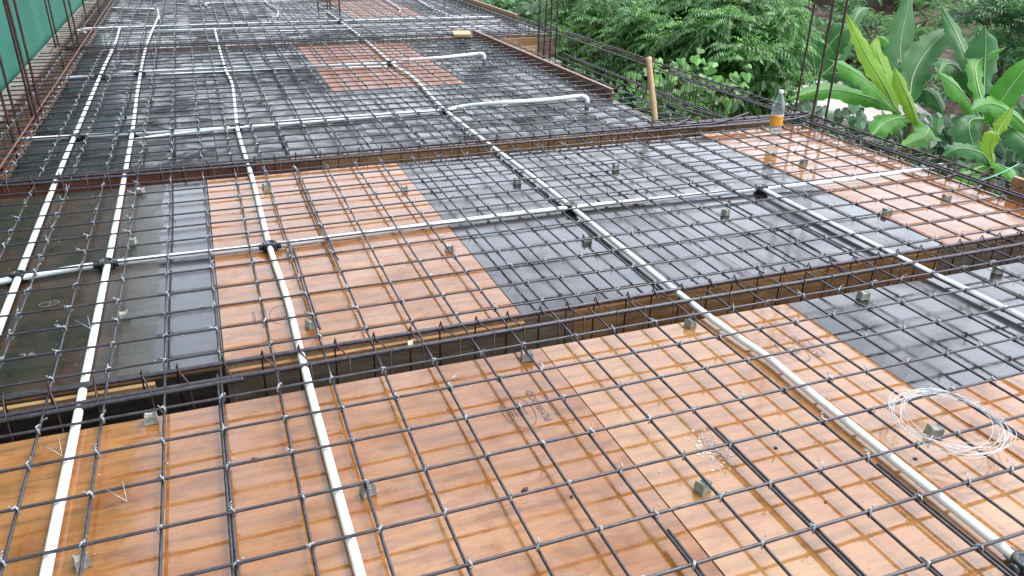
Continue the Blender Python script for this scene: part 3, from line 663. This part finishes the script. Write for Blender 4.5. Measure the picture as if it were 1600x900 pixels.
for k in range(260):
    a = R.gauss(0, .020)+R.choice([0, 0, .015, -.03]); b = R.gauss(0, .045); c = on(1112, 700, .001)+Vector((b*.5+a, -b*.9+a*.4, 0))*1.0
    c = on(1112, 700, 0)+Vector((a+b*.1, b, 0)); s = R.uniform(.0008, .0032)*(1.8 if R.random() < .12 else 1)
    n = 6; q0 = R.uniform(0, 3)
    ring = [Vector((c.x+math.cos(q0+2*pi*j/n)*s*R.uniform(.6, 1.4), c.y+math.sin(q0+2*pi*j/n)*s*R.uniform(.5, 1.1), .0008)) for j in range(n)]
    tp = [v.lerp(Vector((c.x, c.y, 0)), .35)+Vector((0, 0, .0015)) for v in ring]
    root.add(ring+tp, [(j, (j+1) % n, n+(j+1) % n, n+j) for j in range(n)]+[tuple(range(n, 2*n))])
o = root.build('plaster_spill', M['plaster'], smooth=False); tag(o, 'white crumbly plaster spill on the tan plywood sheet', 'plaster spill'); o['kind'] = 'stuff'
crumbs = MB()
for k in range(420):
    x, y = R.uniform(-1.1, 4.1), R.choice([R.uniform(.7, 2.25), R.uniform(2.55, 4.6), R.uniform(4.95, 7.5)])
    s = R.uniform(.0012, .0035); c = Vector((x if y < 4.8 else min(x, 3.1), y, .002))
    crumbs.add([c+Vector((s, 0, 0)), c+Vector((-s*.6, s, 0)), c+Vector((-s*.6, -s, 0)), c+Vector((0, 0, s))], [(0, 1, 3), (1, 2, 3), (2, 0, 3)])
o = crumbs.build('crumbs', M['plaster'], smooth=False); tag(o, 'fine pale crumbs scattered over the plywood', 'crumbs', kind='stuff')
# loose tie wires lying about
for px, py, lb in [(85, 700, 'pair of pale wire ends sticking up beside the second pipe at the bottom left'), (132, 505, 'forked pale wire ends beside the second pipe on the dark sheet'), (185, 770, 'short pale wire end on the near left bar')]:
    p = on(px, py, .06); root = MB()
    for q in (-.18, .2): root.tube([p+Vector((.02, -.03, -.01)), p+Vector((q*.1-.01, .02+q*.05, .012))], .0011, 4)
    o = root.build('wire_end', M['tie']); tag(o, lb, 'wire', 'loose wire ends')
# green twine at right edge
a, b = on(1532, 282, .06), on(1592, 256, .12)
mb = MB(); mb.tube(catmull([a, (a+b)/2+Vector((0, 0, -.01)), b], 5), .003, 5); o = mb.build('twine', M['bluegreen']); tag(o, 'pale green twine tied from the mat to the orange board', 'twine')

# ------------------------------------------------------------------ writing on the plywood (flat ink marks)
def text(body, x, y, size, ang, mt, label, shear=0, z=.0022):
    cu = bpy.data.curves.new('ink_text', 'FONT'); cu.body = body; cu.size = size; cu.shear = shear
    cu.extrude = 0; cu.space_character = 1.05; cu.offset = 0.0
    tmp = bpy.data.objects.new('tmp', cu); COL.objects.link(tmp)
    dg = bpy.context.evaluated_depsgraph_get(); me = bpy.data.meshes.new_from_object(tmp.evaluated_get(dg))
    bpy.data.objects.remove(tmp); me.materials.clear(); me.materials.append(M[mt])
    o = bpy.data.objects.new('lettering', me); COL.objects.link(o); o.location = (x, y, z); o.rotation_euler.z = ang
    return o
def ring(cx, cy, a, b, ang, w_, z=.0022, n=56, a0=0, a1=2*pi):
    mb = MB(); vs = []
    for j in range(n+1):
        q = a0+(a1-a0)*j/n; ww = w_*(.6+.5*abs(math.sin(q*1.5+1)))
        for s in (ww/2, -ww/2):
            u, v = (a+s)*math.cos(q), (b+s)*math.sin(q)
            vs.append(Vector((cx+u*math.cos(ang)-v*math.sin(ang), cy+u*math.sin(ang)+v*math.cos(ang), z)))
    mb.add(vs, [(2*j, 2*j+1, 2*j+3, 2*j+2) for j in range(n)]); return mb
def stamp(px, py, s, label, a=0.0, words=('PLYWOOD', 'SHUTTERING')):
    c = on(px, py, 0); root = empty('plywood_stamp', (c.x, c.y, .002), label, 'printed mark', 'printed plywood stamps')
    ca, sa = math.cos(a), math.sin(a)
    def L_(u, v): return (c.x+u*ca-v*sa, c.y+u*sa+v*ca)
    ring(c.x, c.y, .05*s, .088*s, a, .0022).build('outline', M['ink'], root, smooth=False)
    mb = MB()
    for k in range(5):
        u = (-.022+.011*k)*s; l_ = .03*s*(1-.1*abs(k-2))
        x0, y0 = L_(u, -l_); x1, y1 = L_(u, l_); mb.tube([(x0, y0, .0015), (x1, y1, .0015)], .0009*s, 4)
    mb.build('crest_lines', M['ink'], root, smooth=False)
    for i, (wd, sz) in enumerate(zip(words, (.034, .020, .018))):
        x, y = L_((.085+.035*i)*s, (-.075+.012*i)*s)
        o = text(wd, x, y, sz*s, a+pi/2, 'ink', label); o.parent = root; o.location = Vector((x, y, .0024))-root.location
stamp(810, 643, 1.0, 'oval ink stamp with PLYWOOD lettering on the orange sheet at the bottom centre')
stamp(440, 492, .9, 'faint oval ink stamp on the pink sheet crossed by the kinked pipe', a=pi)
stamp(1238, 548, .9, 'oval ink stamp on the tan sheet beside the black sheet', a=0)
c = on(77, 475, 0); root = empty('chalk_mark', (c.x, c.y, .002), 'chalk oval with a cross on the dark left sheet', 'chalk mark')
ring(c.x, c.y, .035, .022, .1, .003).build('oval', M['chalk'], root, smooth=False)
mb = MB(); mb.tube([(c.x-.033, c.y, .002), (c.x+.033, c.y+.004, .002)], .001, 4); mb.tube([(c.x, c.y-.02, .0022), (c.x+.004, c.y+.02, .0022)], .001, 4); mb.build('cross', M['chalk'], root)
c = on(30, 562, 0); root = empty('chalk_mark', (c.x, c.y, .002), 'chalk number 26 on the dark left sheet', 'chalk mark')
o = text('26', c.x, c.y, .05, .15, 'chalk', ''); o.parent = root; o.location = (0, 0, .0004)

# ================================================================== green net screen at the left
t = NT('green shade net'); v = t.coords((1, 1, 1)); n1 = t.noise(v, 1.3, 4, .6, .5); n2 = t.noise(t.coords((1, 6, .6)), 3, 4)
wv = t.n('ShaderNodeTexWave'); wv.inputs['Scale'].default_value = 60; t.l(v, wv.inputs['Vector'])
t.set(Base_Color=t.ramp(n1, [(.3, (.004, .105, .07)), (.7, (.010, .15, .10))]), Roughness=.7, Normal=t.bump(n2, .5, .03))
M['net'] = t.mat
root = empty('shade_net_screen', (-1.62, 7, -.05), 'tall green shade net screen along the left side of the deck', 'net screen')
mb = MB(); ny, nz = 130, 30; vs = []
for i in range(ny+1):
    for j in range(nz+1):
        y = -1.2+17.3*i/ny; z = -.35+5.8*j/nz
        vs.append(Vector((-1.60+.03*noise.noise(Vector((y*.9, z*.5, 1)))+.012*noise.noise(Vector((y*3, z*1.2, 4))), y, z)))
mb.add(vs, [(i*(nz+1)+j, (i+1)*(nz+1)+j, (i+1)*(nz+1)+j+1, i*(nz+1)+j+1) for i in range(ny) for j in range(nz)]); mb.build('net', M['net'], root)
for y in (0, 3, 6, 9, 12, 15.8):
    mb = MB(); mb.tube([(-1.70, y, -3.2), (-1.70, y, 5.5)], .03, 8); mb.build('pole', M['rust'], root)
mb = MB(); mb.tube([on(88, 0, 1.2) if False else (-1.55, 10.6, .02), (-1.56, 10.2, 2.2)], .004, 5); o = mb.build('twine', M['bluegreen']); tag(o, 'thin pale twine hanging in front of the green net', 'twine')

# ================================================================== terrain
t = NT('leaf littered earth'); v = t.coords((1, 1, 1), rnd=False); n1 = t.noise(v, 1.2, 8, .7, .4); n2 = t.noise(v, 9, 6, .75)
c = t.ramp(n1, [(.35, (.05, .05, .03)), (.5, (.18, .12, .09)), (.62, (.36, .28, .24))])
c = t.mix(.6, c, t.ramp(n2, [(.35, (.25, .2, .18)), (.6, (1, .95, .92))]), 'MULTIPLY')
t.set(Base_Color=c, Roughness=.9, Normal=t.bump(n2, 1, .05)); M['earth'] = t.mat
mb = MB(); NR, NA = 70, 96; vs = []
for i in range(NR+1):
    rad = 2.0*(1.095**i) if i else 0
    for j in range(NA):
        a = 2*pi*j/NA; x, y = rad*math.sin(a), rad*math.cos(a)
        s = min(1, max(0, (rad-12)/13)); s = s*s*(3-2*s); z = -3.2+3.0*s+(.5*noise.noise(Vector((x*.2, y*.2, 0)))+.15*noise.noise(Vector((x, y, 3))))*min(1, rad/12)
        if rad > 60: z += (rad-60)*.004
        vs.append(Vector((x, y, z)))
mb.add(vs, [(i*NA+j, i*NA+(j+1) % NA, (i+1)*NA+(j+1) % NA, (i+1)*NA+j) for i in range(NR) for j in range(NA)])
o = mb.build('ground', M['earth']); tag(o, kind='structure')
def ground_z(x, y):
    rad = math.hypot(x, y); s = min(1, max(0, (rad-12)/13)); s = s*s*(3-2*s); return -3.2+3.0*s+.5*noise.noise(Vector((x*.2, y*.2, 0)))*min(1, rad/12)

# pale shed behind the bananas and pale wall further up
root = empty('outbuilding', at(1345, 200, 12)*1.0, 'low pale concrete outbuilding half hidden behind the banana plants', 'outbuilding')
q = at(1340, 172, 12.5); root.location = (q.x, q.y, -3.2)
mb = MB(); mb.box((q.x-1.1, q.y-.6, -3.2), (q.x+1.3, q.y+2.2, q.z-.1), rz=-.5); mb.build('wall', M['concrete_pale'], root, smooth=False)
mb = MB(); mb.box((q.x-1.25, q.y-.75, q.z-.1), (q.x+1.45, q.y+2.35, q.z+.02), rz=-.5); mb.build('roof', M['concrete_pale'], root, smooth=False)
q = at(1345, 100, 17); root = empty('shed', (q.x, q.y, q.z-1), 'small shed with dark doorway and red brown base behind the bananas', 'shed')
mb = MB(); mb.box((q.x-1.3, q.y, q.z-1.6), (q.x+1.3, q.y+1.5, q.z+.15), rz=-.6); mb.build('wall', simple('red brown wall', (.16, .06, .04), .8), root, smooth=False)
mb = MB(); mb.box((q.x-1.5, q.y-.3, q.z+.15), (q.x+1.5, q.y+1.7, q.z+.22), rz=-.6); mb.build('roof', simple('mossy roof', (.06, .10, .06), .8, scale=6), root, smooth=False)
q = at(1450, 8, 20); root = empty('house', (q.x, q.y, q.z-3), 'pale house wall glimpsed through foliage at the top right', 'house')
mb = MB(); mb.box((q.x-5.5, q.y, q.z-3), (q.x+6, q.y+4, q.z+2.2), rz=-.75); mb.build('wall', simple('pale wall', (.62, .60, .58), .8, var=.1, scale=2), root, smooth=False)
mb = MB(); mb.box((q.x-6, q.y-.5, q.z+2.2), (q.x+6.5, q.y+4.5, q.z+2.4), rz=-.75); mb.build('roof', M['concrete'], root, smooth=False)

# ================================================================== foliage
def leafmat(name, a, b, c, rough=.45, trans=.25, veins=False):
    t = NT(name); at_ = t.n('ShaderNodeAttribute'); at_.attribute_name = 'tint'; geo = t.n('ShaderNodeNewGeometry')
    base = t.ramp(geo.outputs['Random Per Island'], [(.0, a), (.5, b), (1., c)])
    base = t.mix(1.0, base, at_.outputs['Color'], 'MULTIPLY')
    t.set(Base_Color=base, Roughness=rough)
    tr = t.n('ShaderNodeBsdfTranslucent'); t.l(base, tr.inputs['Color']); mx = t.n('ShaderNodeMixShader'); mx.inputs[0].default_value = trans
    t.l(t.b.outputs[0], mx.inputs[1]); t.l(tr.outputs[0], mx.inputs[2]); t.l(mx.outputs[0], t.out.inputs['Surface'])
    return t.mat
M['leaf_a'] = leafmat('pinnate leaves', (.042, .145, .03), (.065, .21, .043), (.10, .28, .055))
M['leaf_b'] = leafmat('dark leaves', (.03, .11, .04), (.05, .165, .055), (.075, .22, .065))
M['leaf_heart'] = leafmat('heart leaves', (.06, .19, .025), (.10, .28, .04), (.14, .33, .05))

def leaflet(mb, p, d, side, L, w_):
    n = d.cross(side); m1 = p+d*L*.45
    mb.add([p, m1+side*w_-n*w_*.3, p+d*L, m1-side*w_-n*w_*.3], [(0, 1, 2, 3)])
def frond(mb, p, az, elev, L, npair, ll, lw, droop, rr):
    h = Vector((math.cos(az), math.sin(az), 0)); d = (h*math.cos(elev)+Vector((0, 0, math.sin(elev)))); q = p.copy(); st = L/npair
    side0 = Vector((-h.y, h.x, 0)); c0 = mb.col
    for i in range(npair):
        q = q+d*st; d = (d+Vector((0, 0, -droop*(.5+i/npair)))).normalized()
        k = math.sin(pi*min(1, (i+1.5)/(npair+1)))**.5
        for s in (-1, 1):
            dd = (side0*s*.75+d*.45+Vector((0, 0, -.55+rr.uniform(-.2, .2)))).normalized()
            sd = d.cross(dd).cross(dd).normalized() if d.cross(dd).length > .01 else side0
            leaflet(mb, q, dd, sd, ll*k*rr.uniform(.85, 1.15), lw*k)
    leaflet(mb, q, d, side0, ll*.9, lw)
def sprig(mb, p, rr, n=8, L=.42, npair=10, ll=.10, lw=.017, droop=.16, tint=None, up=.5):
    a0 = rr.uniform(0, 6.28); b = rr.uniform(.75, 1.25)
    for i in range(n):
        f = rr.uniform(0, 1)
        g = b*(.8+.4*f); mb.col = (g*rr.uniform(.9, 1.3), g, g*rr.uniform(.7, 1.2))
        frond(mb, p, a0+2*pi*i/n+rr.uniform(-.3, .3), rr.uniform(up-.35, up+.35), L*rr.uniform(.7, 1.1), npair, ll, lw, droop, rr)
    mb.col = (b*2.0, b*1.6, b*1.0)
    for i in range(3): frond(mb, p, rr.uniform(0, 6.28), rr.uniform(.7, 1.2), L*.5, max(4, npair//2), ll*.7, lw*.8, droop*1.6, rr)
def limb(mb, a, b, r0_, r1_, rr, n=8):
    a = Vector(a); b = Vector(b); pts = []; rad = []
    for i in range(n+1):
        s = i/n; p = a.lerp(b, s)+Vector((noise.noise(Vector((s*3, a.x, b.y))), noise.noise(Vector((s*3, a.y, b.z+4))), 0))*.12*math.sin(pi*s)*(b-a).length*.3
        pts.append(p); rad.append(r0_+(r1_-r0_)*s)
    mb.tube(pts, rad, 7)
def tree(label, blobs, foot, seed, mat, name='tree', group=None, **kw):
    """blobs: list of (px,py,depth,rx_px,ry_px,count)"""
    rr = random.Random(seed); root = empty(name, foot, label, 'tree', group)
    crown = MB(); wood = MB(); f = Vector(foot); c_all = sum((at(b[0], b[1], b[2]) for b in blobs), Vector((0, 0, 0)))/len(blobs)
    fork = f.lerp(c_all, .6); fork.x = f.x*.6+c_all.x*.4; fork.y = f.y*.6+c_all.y*.4
    limb(wood, f, fork, .13, .08, rr)
    for (px, py, d, rx, ry, cnt) in blobs:
        c = at(px, py, d); limb(wood, fork, c, .06, .02, rr); sx, sy = rx*d/F, ry*d/F
        for k in range(cnt):
            while True:
                u, v, w2 = rr.uniform(-1, 1), rr.uniform(-1, 1), rr.uniform(-1, 1)
                q = u*u+v*v+w2*w2
                if .35 < q < 1: break
            p = c+RT*u*sx+Vector((0, 0, 1))*v*sy+FW*w2*max(sx, .5)
            if rr.random() < .35: limb(wood, c.lerp(p, .2), p, .014, .005, rr, 3)
            sprig(crown, p, rr, **kw)
    wood.build('trunk', M['bark'], root); crown.build('crown', M[mat], root, smooth=False, colattr=True)
    return root
def gf(px, py, d, off=(0, 0)):
    p = at(px, py, d); x, y = p.x+off[0], p.y+off[1]; return (x, y, ground_z(x, y)-.1)
GTREE = 'trees behind the deck'
tree('feathery leaved tree at the left of the green mass, behind the concrete stub', [(925, 60, 12, 45, 55, 34), (900, 20, 13, 40, 35, 22), (960, 130, 11.5, 50, 45, 26), (930, 165, 11.5, 50, 40, 24), (905, 110, 12, 40, 40, 20)], gf(930, 160, 12.3), 1, 'leaf_a', group=GTREE)
tree('bright feathery leaved tree in the middle of the green mass', [(1000, 60, 11, 50, 50, 34), (1045, 30, 11.5, 55, 40, 30), (1040, 95, 10.8, 50, 40, 26), (1000, 130, 11, 40, 40, 20)], gf(1020, 120, 11.6), 2, 'leaf_a', group=GTREE)
tree('large feathery leaved tree just left of the column bars', [(1110, 70, 10, 60, 50, 36), (1160, 40, 10.5, 55, 50, 34), (1205, 85, 10, 45, 60, 34), (1150, 120, 9.6, 55, 45, 30), (1215, 25, 11, 40, 35, 20), (1100, 15, 11, 60, 30, 26), (1195, 150, 9.8, 40, 35, 20)], gf(1160, 110, 10.6), 3, 'leaf_a', group=GTREE)
tree('dark leafy tree behind the first ones at the top', [(850, 30, 17, 40, 30, 10), (950, 0, 16, 70, 40, 22), (1060, -20, 16, 80, 50, 24), (1180, -20, 15.5, 80, 50, 24), (900, 60, 15, 60, 60, 14), (1080, 90, 13.5, 90, 70, 24), (1000, 60, 13.5, 60, 60, 16)], gf(1040, 40, 16.5), 4, 'leaf_b', group=GTREE, L=.55, ll=.13, lw=.024)
tree('sparse fine leaved tree at the top right behind the bananas', [(1290, 60, 15, 40, 50, 18), (1340, 20, 15, 50, 30, 18), (1370, 60, 14, 40, 40, 16), (1450, 30, 14, 60, 40, 22), (1500, 15, 15, 60, 30, 16), (1390, 100, 13, 30, 30, 12)], gf(1400, 60, 15), 5, 'leaf_a', group=GTREE, L=.35, ll=.05, lw=.010, npair=14)
tree('broad compound leaved tree in the top right corner', [(1580, 50, 11, 40, 40, 18), (1540, 10, 12, 50, 30, 18), (1600, 110, 11, 40, 40, 16), (1610, 20, 12, 40, 40, 14), (1560, 120, 12, 40, 40, 12)], gf(1590, 60, 11.6), 6, 'leaf_b', group=GTREE, L=.32, ll=.12, lw=.016, npair=6, droop=.08)

# heart leaved creeper
def heart(mb, p, nrm, dn, s):
    sd = nrm.cross(dn).normalized(); o_ = [(0, -.05), (.22, -.28), (.48, -.18), (.52, .12), (.32, .5), (0, .95), (-.32, .5), (-.52, .12), (-.48, -.18), (-.22, -.28)]
    vs = [p+sd*x*s+dn*y*s-nrm*abs(x)*s*.25 for x, y in o_]
    mb.add(vs, [(0, 1, 2, 3, 4, 5), (0, 5, 6, 7, 8, 9)])
def creeper(label, spots_, seed, mat, s0, foot):
    rr = random.Random(seed); root = empty('heart_leaf_creeper', foot, label, 'creeper'); lv = MB(); st = MB()
    for (px, py, d, rx, ry, cnt) in spots_:
        c = at(px, py, d); st.tube(catmull([Vector(foot), c+Vector((.1, .1, -.4)), c], 5), .012, 5)
        for k in range(cnt):
            u, v, w2 = rr.uniform(-1, 1), rr.uniform(-1, 1), rr.uniform(-1, 1)
            p = c+RT*u*rx*d/F+Vector((0, 0, v*ry*d/F))+FW*w2*.35
            nrm = (-FW*.8+Vector((rr.uniform(-.5, .5), rr.uniform(-.5, .5), rr.uniform(.2, .9)))).normalized()
            dn = Vector((rr.uniform(-.4, .4), rr.uniform(-.4, .4), -1)); dn = (dn-nrm*dn.dot(nrm)).normalized()
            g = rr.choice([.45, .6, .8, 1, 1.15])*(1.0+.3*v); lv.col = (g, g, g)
            heart(lv, p, nrm, dn, s0*rr.uniform(.7, 1.2))
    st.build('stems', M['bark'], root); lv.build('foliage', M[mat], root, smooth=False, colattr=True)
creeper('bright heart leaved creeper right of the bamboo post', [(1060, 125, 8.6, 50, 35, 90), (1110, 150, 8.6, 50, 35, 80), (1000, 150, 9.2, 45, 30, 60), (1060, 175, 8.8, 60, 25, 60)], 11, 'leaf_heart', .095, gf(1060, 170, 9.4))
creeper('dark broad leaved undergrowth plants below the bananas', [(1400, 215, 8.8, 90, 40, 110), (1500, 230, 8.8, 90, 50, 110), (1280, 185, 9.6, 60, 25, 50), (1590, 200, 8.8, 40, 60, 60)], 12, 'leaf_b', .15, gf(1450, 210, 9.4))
# undergrowth on the slope
rr = random.Random(21); mb = MB()
for k in range(520):
    px = rr.uniform(740, 1700); d = rr.uniform(9.5, 30); p = at(px, 100, d); x, y = p.x, p.y
    if x < 4.9 and y < 19: continue
    z = ground_z(x, y); s = 1+.04*d
    if px > 1240 and d > 14 and rr.random() < .55: continue
    sprig(mb, Vector((x, y, z+rr.uniform(.1, .9))), rr, n=6, L=.45*s, npair=6, ll=.16*s, lw=.035*s, droop=.15)
o = mb.build('undergrowth', M['leaf_b'], smooth=False, colattr=True); tag(o, 'mixed dark undergrowth covering the slope behind the deck', 'undergrowth', kind='stuff')

# ------------------------------------------------------------------ bananas
def banana_mat(name, a, b, trans=.3):
    t = NT(name); uv = t.n('ShaderNodeUVMap'); sx = t.n('ShaderNodeSeparateXYZ'); t.l(uv.outputs[0], sx.inputs[0])
    wv = t.n('ShaderNodeTexWave'); wv.inputs['Scale'].default_value = 17; wv.inputs['Distortion'].default_value = 1.2; wv.inputs['Detail'].default_value = 3
    t.l(uv.outputs[0], wv.inputs['Vector']); n1 = t.noise(t.coords((1, 1, 1)), 5, 4)
    c = t.ramp(n1, [(.3, a), (.7, b)]); c = t.mix(.10, c, t.ramp(wv.outputs['Fac'], [(0, (.45, .5, .4)), (1, (1, 1, 1))]), 'MULTIPLY')
    t.set(Base_Color=c, Roughness=.42, Specular_IOR_Level=.35, Normal=t.bump(wv.outputs['Fac'], .12, .004))
    tr = t.n('ShaderNodeBsdfTranslucent'); t.l(c, tr.inputs['Color']); mx = t.n('ShaderNodeMixShader'); mx.inputs[0].default_value = trans
    t.l(t.b.outputs[0], mx.inputs[1]); t.l(tr.outputs[0], mx.inputs[2]); t.l(mx.outputs[0], t.out.inputs['Surface'])
    return t.mat
M['ban_lime'] = banana_mat('young lime banana leaf', (.19, .38, .025), (.27, .46, .04), .4)
M['ban_green'] = banana_mat('green banana leaf', (.055, .23, .018), (.09, .32, .03))
M['ban_dark'] = banana_mat('blue green banana leaf', (.032, .14, .032), (.05, .19, .042), .3)
M['midrib'] = simple('banana midrib', (.30, .46, .16), .4, var=.1)
M['pseudostem'] = simple('banana stem', (.12, .14, .05), .6, var=.5, scale=8, stretch=(6, 6, 1))
def banana_leaf(root, pts, wpx, mat, seed, fold=.25, face=(0, 0, .5), label=None, torn=.6):
    rr = random.Random(seed); P3 = [at(*p) for p in pts]; cl = catmull(P3, 9); n = len(cl); dm = sum(p[2] for p in pts)/len(pts); W_ = wpx*.9*dm/F
    vs = []; fs = []; uvs = []; rib = MB(); nl = 4; fv = (-FW+Vector(face)).normalized()
    off = [0, 0]; rows_ = []
    for i, p in enumerate(cl):
        s = i/(n-1); t_ = (cl[min(i+1, n-1)]-cl[max(i-1, 0)]).normalized(); sd = t_.cross(fv).normalized(); up = sd.cross(t_).normalized()
        prof_ = (min(1, (1-s)*5)**.6)*(math.sin(pi*min(1, s*1.02+.0))**.42 if s < .999 else 0)*(.85+.15*math.sin(pi*s)); prof_ = max(prof_, .03)
        row = []
        for k in (-1, 1):
            if rr.random() < torn: off[(k+1)//2] = rr.uniform(-.32, .06)
            wv_ = 1+.05*noise.noise(Vector((s*9, k*3, seed)))+off[(k+1)//2]*(1 if rr.random() < .9 else 0)
            for j in range(1, nl+1):
                q = j/nl; w1 = W_*.5*prof_*q*wv_
                row.append((k, j, p+sd*k*w1-up*(fold*w1*q*1.1)+up*.02*noise.noise(Vector((s*6, q*2, seed+k)))*W_*4*q, s, k*q))
        rows_.append((p, s, row))
    idx = []
    for (p, s, row) in rows_:
        base = len(vs); vs.append(p); uvs.append((s, .5))
        for (k, j, v, s_, q) in row: vs.append(v); uvs.append((s_, .5+q*.5))
        idx.append(base)
    for i in range(n-1):
        a, b = idx[i], idx[i+1]
        for k in (0, 1):
            pr = [a]+[a+1+k*nl+j for j in range(nl)]; nx = [b]+[b+1+k*nl+j for j in range(nl)]
            for j in range(nl): fs.append((pr[j], pr[j+1], nx[j+1], nx[j]) if k else (pr[j+1], pr[j], nx[j], nx[j+1]))
    me = bpy.data.meshes.new('leaf'); o3 = Vector(root.location); me.from_pydata([tuple(v-o3) for v in vs], [], fs); me.materials.append(M[mat])
    uvl = me.uv_layers.new(name='UVMap'); leng = sum((cl[i+1]-cl[i]).length for i in range(n-1))
    for lp in me.loops: u_, v_ = uvs[lp.vertex_index]; uvl.data[lp.index].uv = (u_*leng*1.0, v_*.05)
    me.polygons.foreach_set('use_smooth', [True]*len(fs)); me.update()
    o = bpy.data.objects.new('leaf', me); COL.objects.link(o); o.parent = root
    if label: o['label'] = label
    rad = [max(.0014, .0075*(1-i/(n-1))**.8)*dm/7 for i in range(n)]
    rib.tube([c_+fv*.003 for c_ in cl], rad, 5); rb2 = rib.build('midrib', M['midrib'], None); rb2.parent = o; rb2.location = -o3
    return o
def banana(label, stem, leaves, seed):
    foot = stem[0]; root = empty('banana_plant', foot, label, 'banana plant', 'banana plants beyond the deck'); mb = MB()
    pts = catmull(stem, 6); mb.tube(pts, [.11-.07*i/(len(pts)-1) for i in range(len(pts))], 12); mb.build('stem', M['pseudostem'], root)
    for i, lf in enumerate(leaves): banana_leaf(root, lf[0], lf[1], lf[2], seed*20+i, fold=lf[3] if len(lf) > 3 else .25)
    return root
c1 = at(1425, 190, 7.8)
banana('big banana plant with lime green upright young leaves behind the column bars', [(c1.x, c1.y, -3.2), (c1.x+.02, c1.y, -1.2), c1], [
  ([(1405, 185, 7.8), (1385, 140, 7.7), (1350, 80, 7.6), (1321, 18, 7.6)], 40, 'ban_lime', .15),
  ([(1402, 180, 7.8), (1390, 130, 7.8), (1372, 85, 7.9), (1370, 55, 8.0)], 34, 'ban_lime', .2),
  ([(1434, 197, 7.7), (1424, 165, 7.6), (1408, 130, 7.5), (1396, 102, 7.5)], 34, 'ban_lime', .3),
  ([(1408, 178, 7.8), (1370, 140, 7.3), (1335, 112, 7.0), (1295, 93, 6.9)], 46, 'ban_green', .35),
  ([(1400, 170, 8.0), (1350, 150, 7.8), (1290, 140, 7.6), (1225, 158, 7.5)], 40, 'ban_green', .3),
  ([(1422, 150, 8.0), (1408, 100, 8.2), (1408, 60, 8.3), (1426, -25, 8.5)], 56, 'ban_dark', .2),
  ([(1405, 100, 8.2), (1398, 80, 8.3), (1385, 65, 8.3), (1368, 55, 8.3)], 26, 'ban_green', .3),
  ([(1420, 160, 7.9), (1428, 115, 8.0), (1455, 72, 8.1), (1498, 35, 8.2)], 60, 'ban_dark', .2),
  ([(1425, 185, 7.8), (1400, 185, 7.5), (1378, 195, 7.3), (1362, 215, 7.2)], 46, 'ban_green', .5),
  ([(1435, 190, 7.7), (1450, 200, 7.4), (1440, 215, 7.2), (1400, 232, 7.0)], 40, 'ban_green', .4),
  ([(1420, 150, 8.3), (1440, 140, 8.1), (1460, 150, 8.0), (1475, 180, 7.9)], 50, 'ban_dark', .5),
 ], 1)
c2 = at(1545, 190, 7.4)
banana('banana plant with arching leaves at the right, around the bent stalk', [(c2.x, c2.y, -3.2), (c2.x-.02, c2.y, -1.4), c2], [
  ([(1530, 185, 7.3), (1515, 160, 7.1), (1495, 135, 6.9), (1462, 111, 6.8)], 50, 'ban_green', .35),
  ([(1620, 215, 7.0), (1585, 180, 6.9), (1550, 162, 6.8), (1515, 172, 6.7)], 44, 'ban_green', .4),
  ([(1540, 180, 7.4), (1525, 120, 7.6), (1530, 95, 7.7), (1572, 74, 7.7)], 34, 'ban_green', .3),
  ([(1537, 150, 7.7), (1538, 110, 7.7), (1540, 70, 7.7), (1539, 40, 7.7)], 60, 'ban_dark', .3),
  ([(1530, 150, 7.6), (1510, 90, 7.8), (1490, 45, 8.0), (1470, 8, 8.1)], 34, 'ban_dark', .3),
  ([(1538, 185, 7.2), (1515, 190, 7.0), (1518, 220, 6.9), (1535, 255, 6.8)], 56, 'ban_dark', .3),
  ([(1550, 195, 7.2), (1560, 165, 7.1), (1600, 110, 7.0), (1640, 80, 7.0)], 54, 'ban_green', .3),
  ([(1530, 150, 7.9), (1500, 110, 7.9), (1480, 100, 7.8), (1465, 118, 7.7)], 44, 'ban_dark', .4),
  ([(1545, 190, 7.3), (1580, 200, 7.0), (1610, 230, 6.8), (1625, 270, 6.8)], 50, 'ban_dark', .4),
 ], 2)
c3 = at(1553, 262, 6.2)
banana('small young banana sucker with a twisted lime leaf near the orange board', [(c3.x, c3.y, -3.0), (c3.x, c3.y, -1.2), c3], [
  ([(1553, 256, 6.2), (1548, 235, 6.15), (1552, 215, 6.1), (1561, 204, 6.1)], 40, 'ban_lime', .3),
  ([(1557, 212, 6.1), (1562, 200, 6.1), (1572, 185, 6.1), (1583, 166, 6.1)], 26, 'ban_lime', .5),
  ([(1550, 255, 6.2), (1562, 258, 6.0), (1578, 268, 5.9), (1590, 292, 5.8)], 34, 'ban_green', .4),
  ([(1550, 262, 6.2), (1530, 262, 6.1), (1510, 275, 6.0), (1495, 300, 6.0)], 34, 'ban_green', .4),
  ([(1550, 262, 6.2), (1535, 240, 6.1), (1500, 232, 6.0), (1470, 245, 6.0)], 36, 'ban_dark', .4),
 ], 3)
c4 = at(1275, 130, 11)
banana('dark banana plant standing behind the column bars', [(c4.x, c4.y, -3.0), (c4.x, c4.y, -1.2), c4], [
  ([(1275, 125, 11), (1270, 90, 10.8), (1262, 55, 10.7), (1250, 30, 10.7)], 60, 'ban_dark', .3),
  ([(1275, 125, 11), (1290, 80, 10.9), (1315, 50, 10.8), (1340, 40, 10.8)], 55, 'ban_dark', .3),
  ([(1275, 125, 11), (1310, 90, 11), (1340, 22, 11.2), (1360, 12, 11.4)], 26, 'ban_dark', .3),
  ([(1275, 125, 11), (1255, 110, 10.6), (1235, 120, 10.4), (1225, 150, 10.3)], 50, 'ban_dark', .3),
  ([(1275, 125, 11), (1300, 115, 10.6), (1330, 120, 10.4), (1350, 145, 10.3)], 40, 'ban_dark', .3),
 ], 4)

scene.render.engine = 'CYCLES'
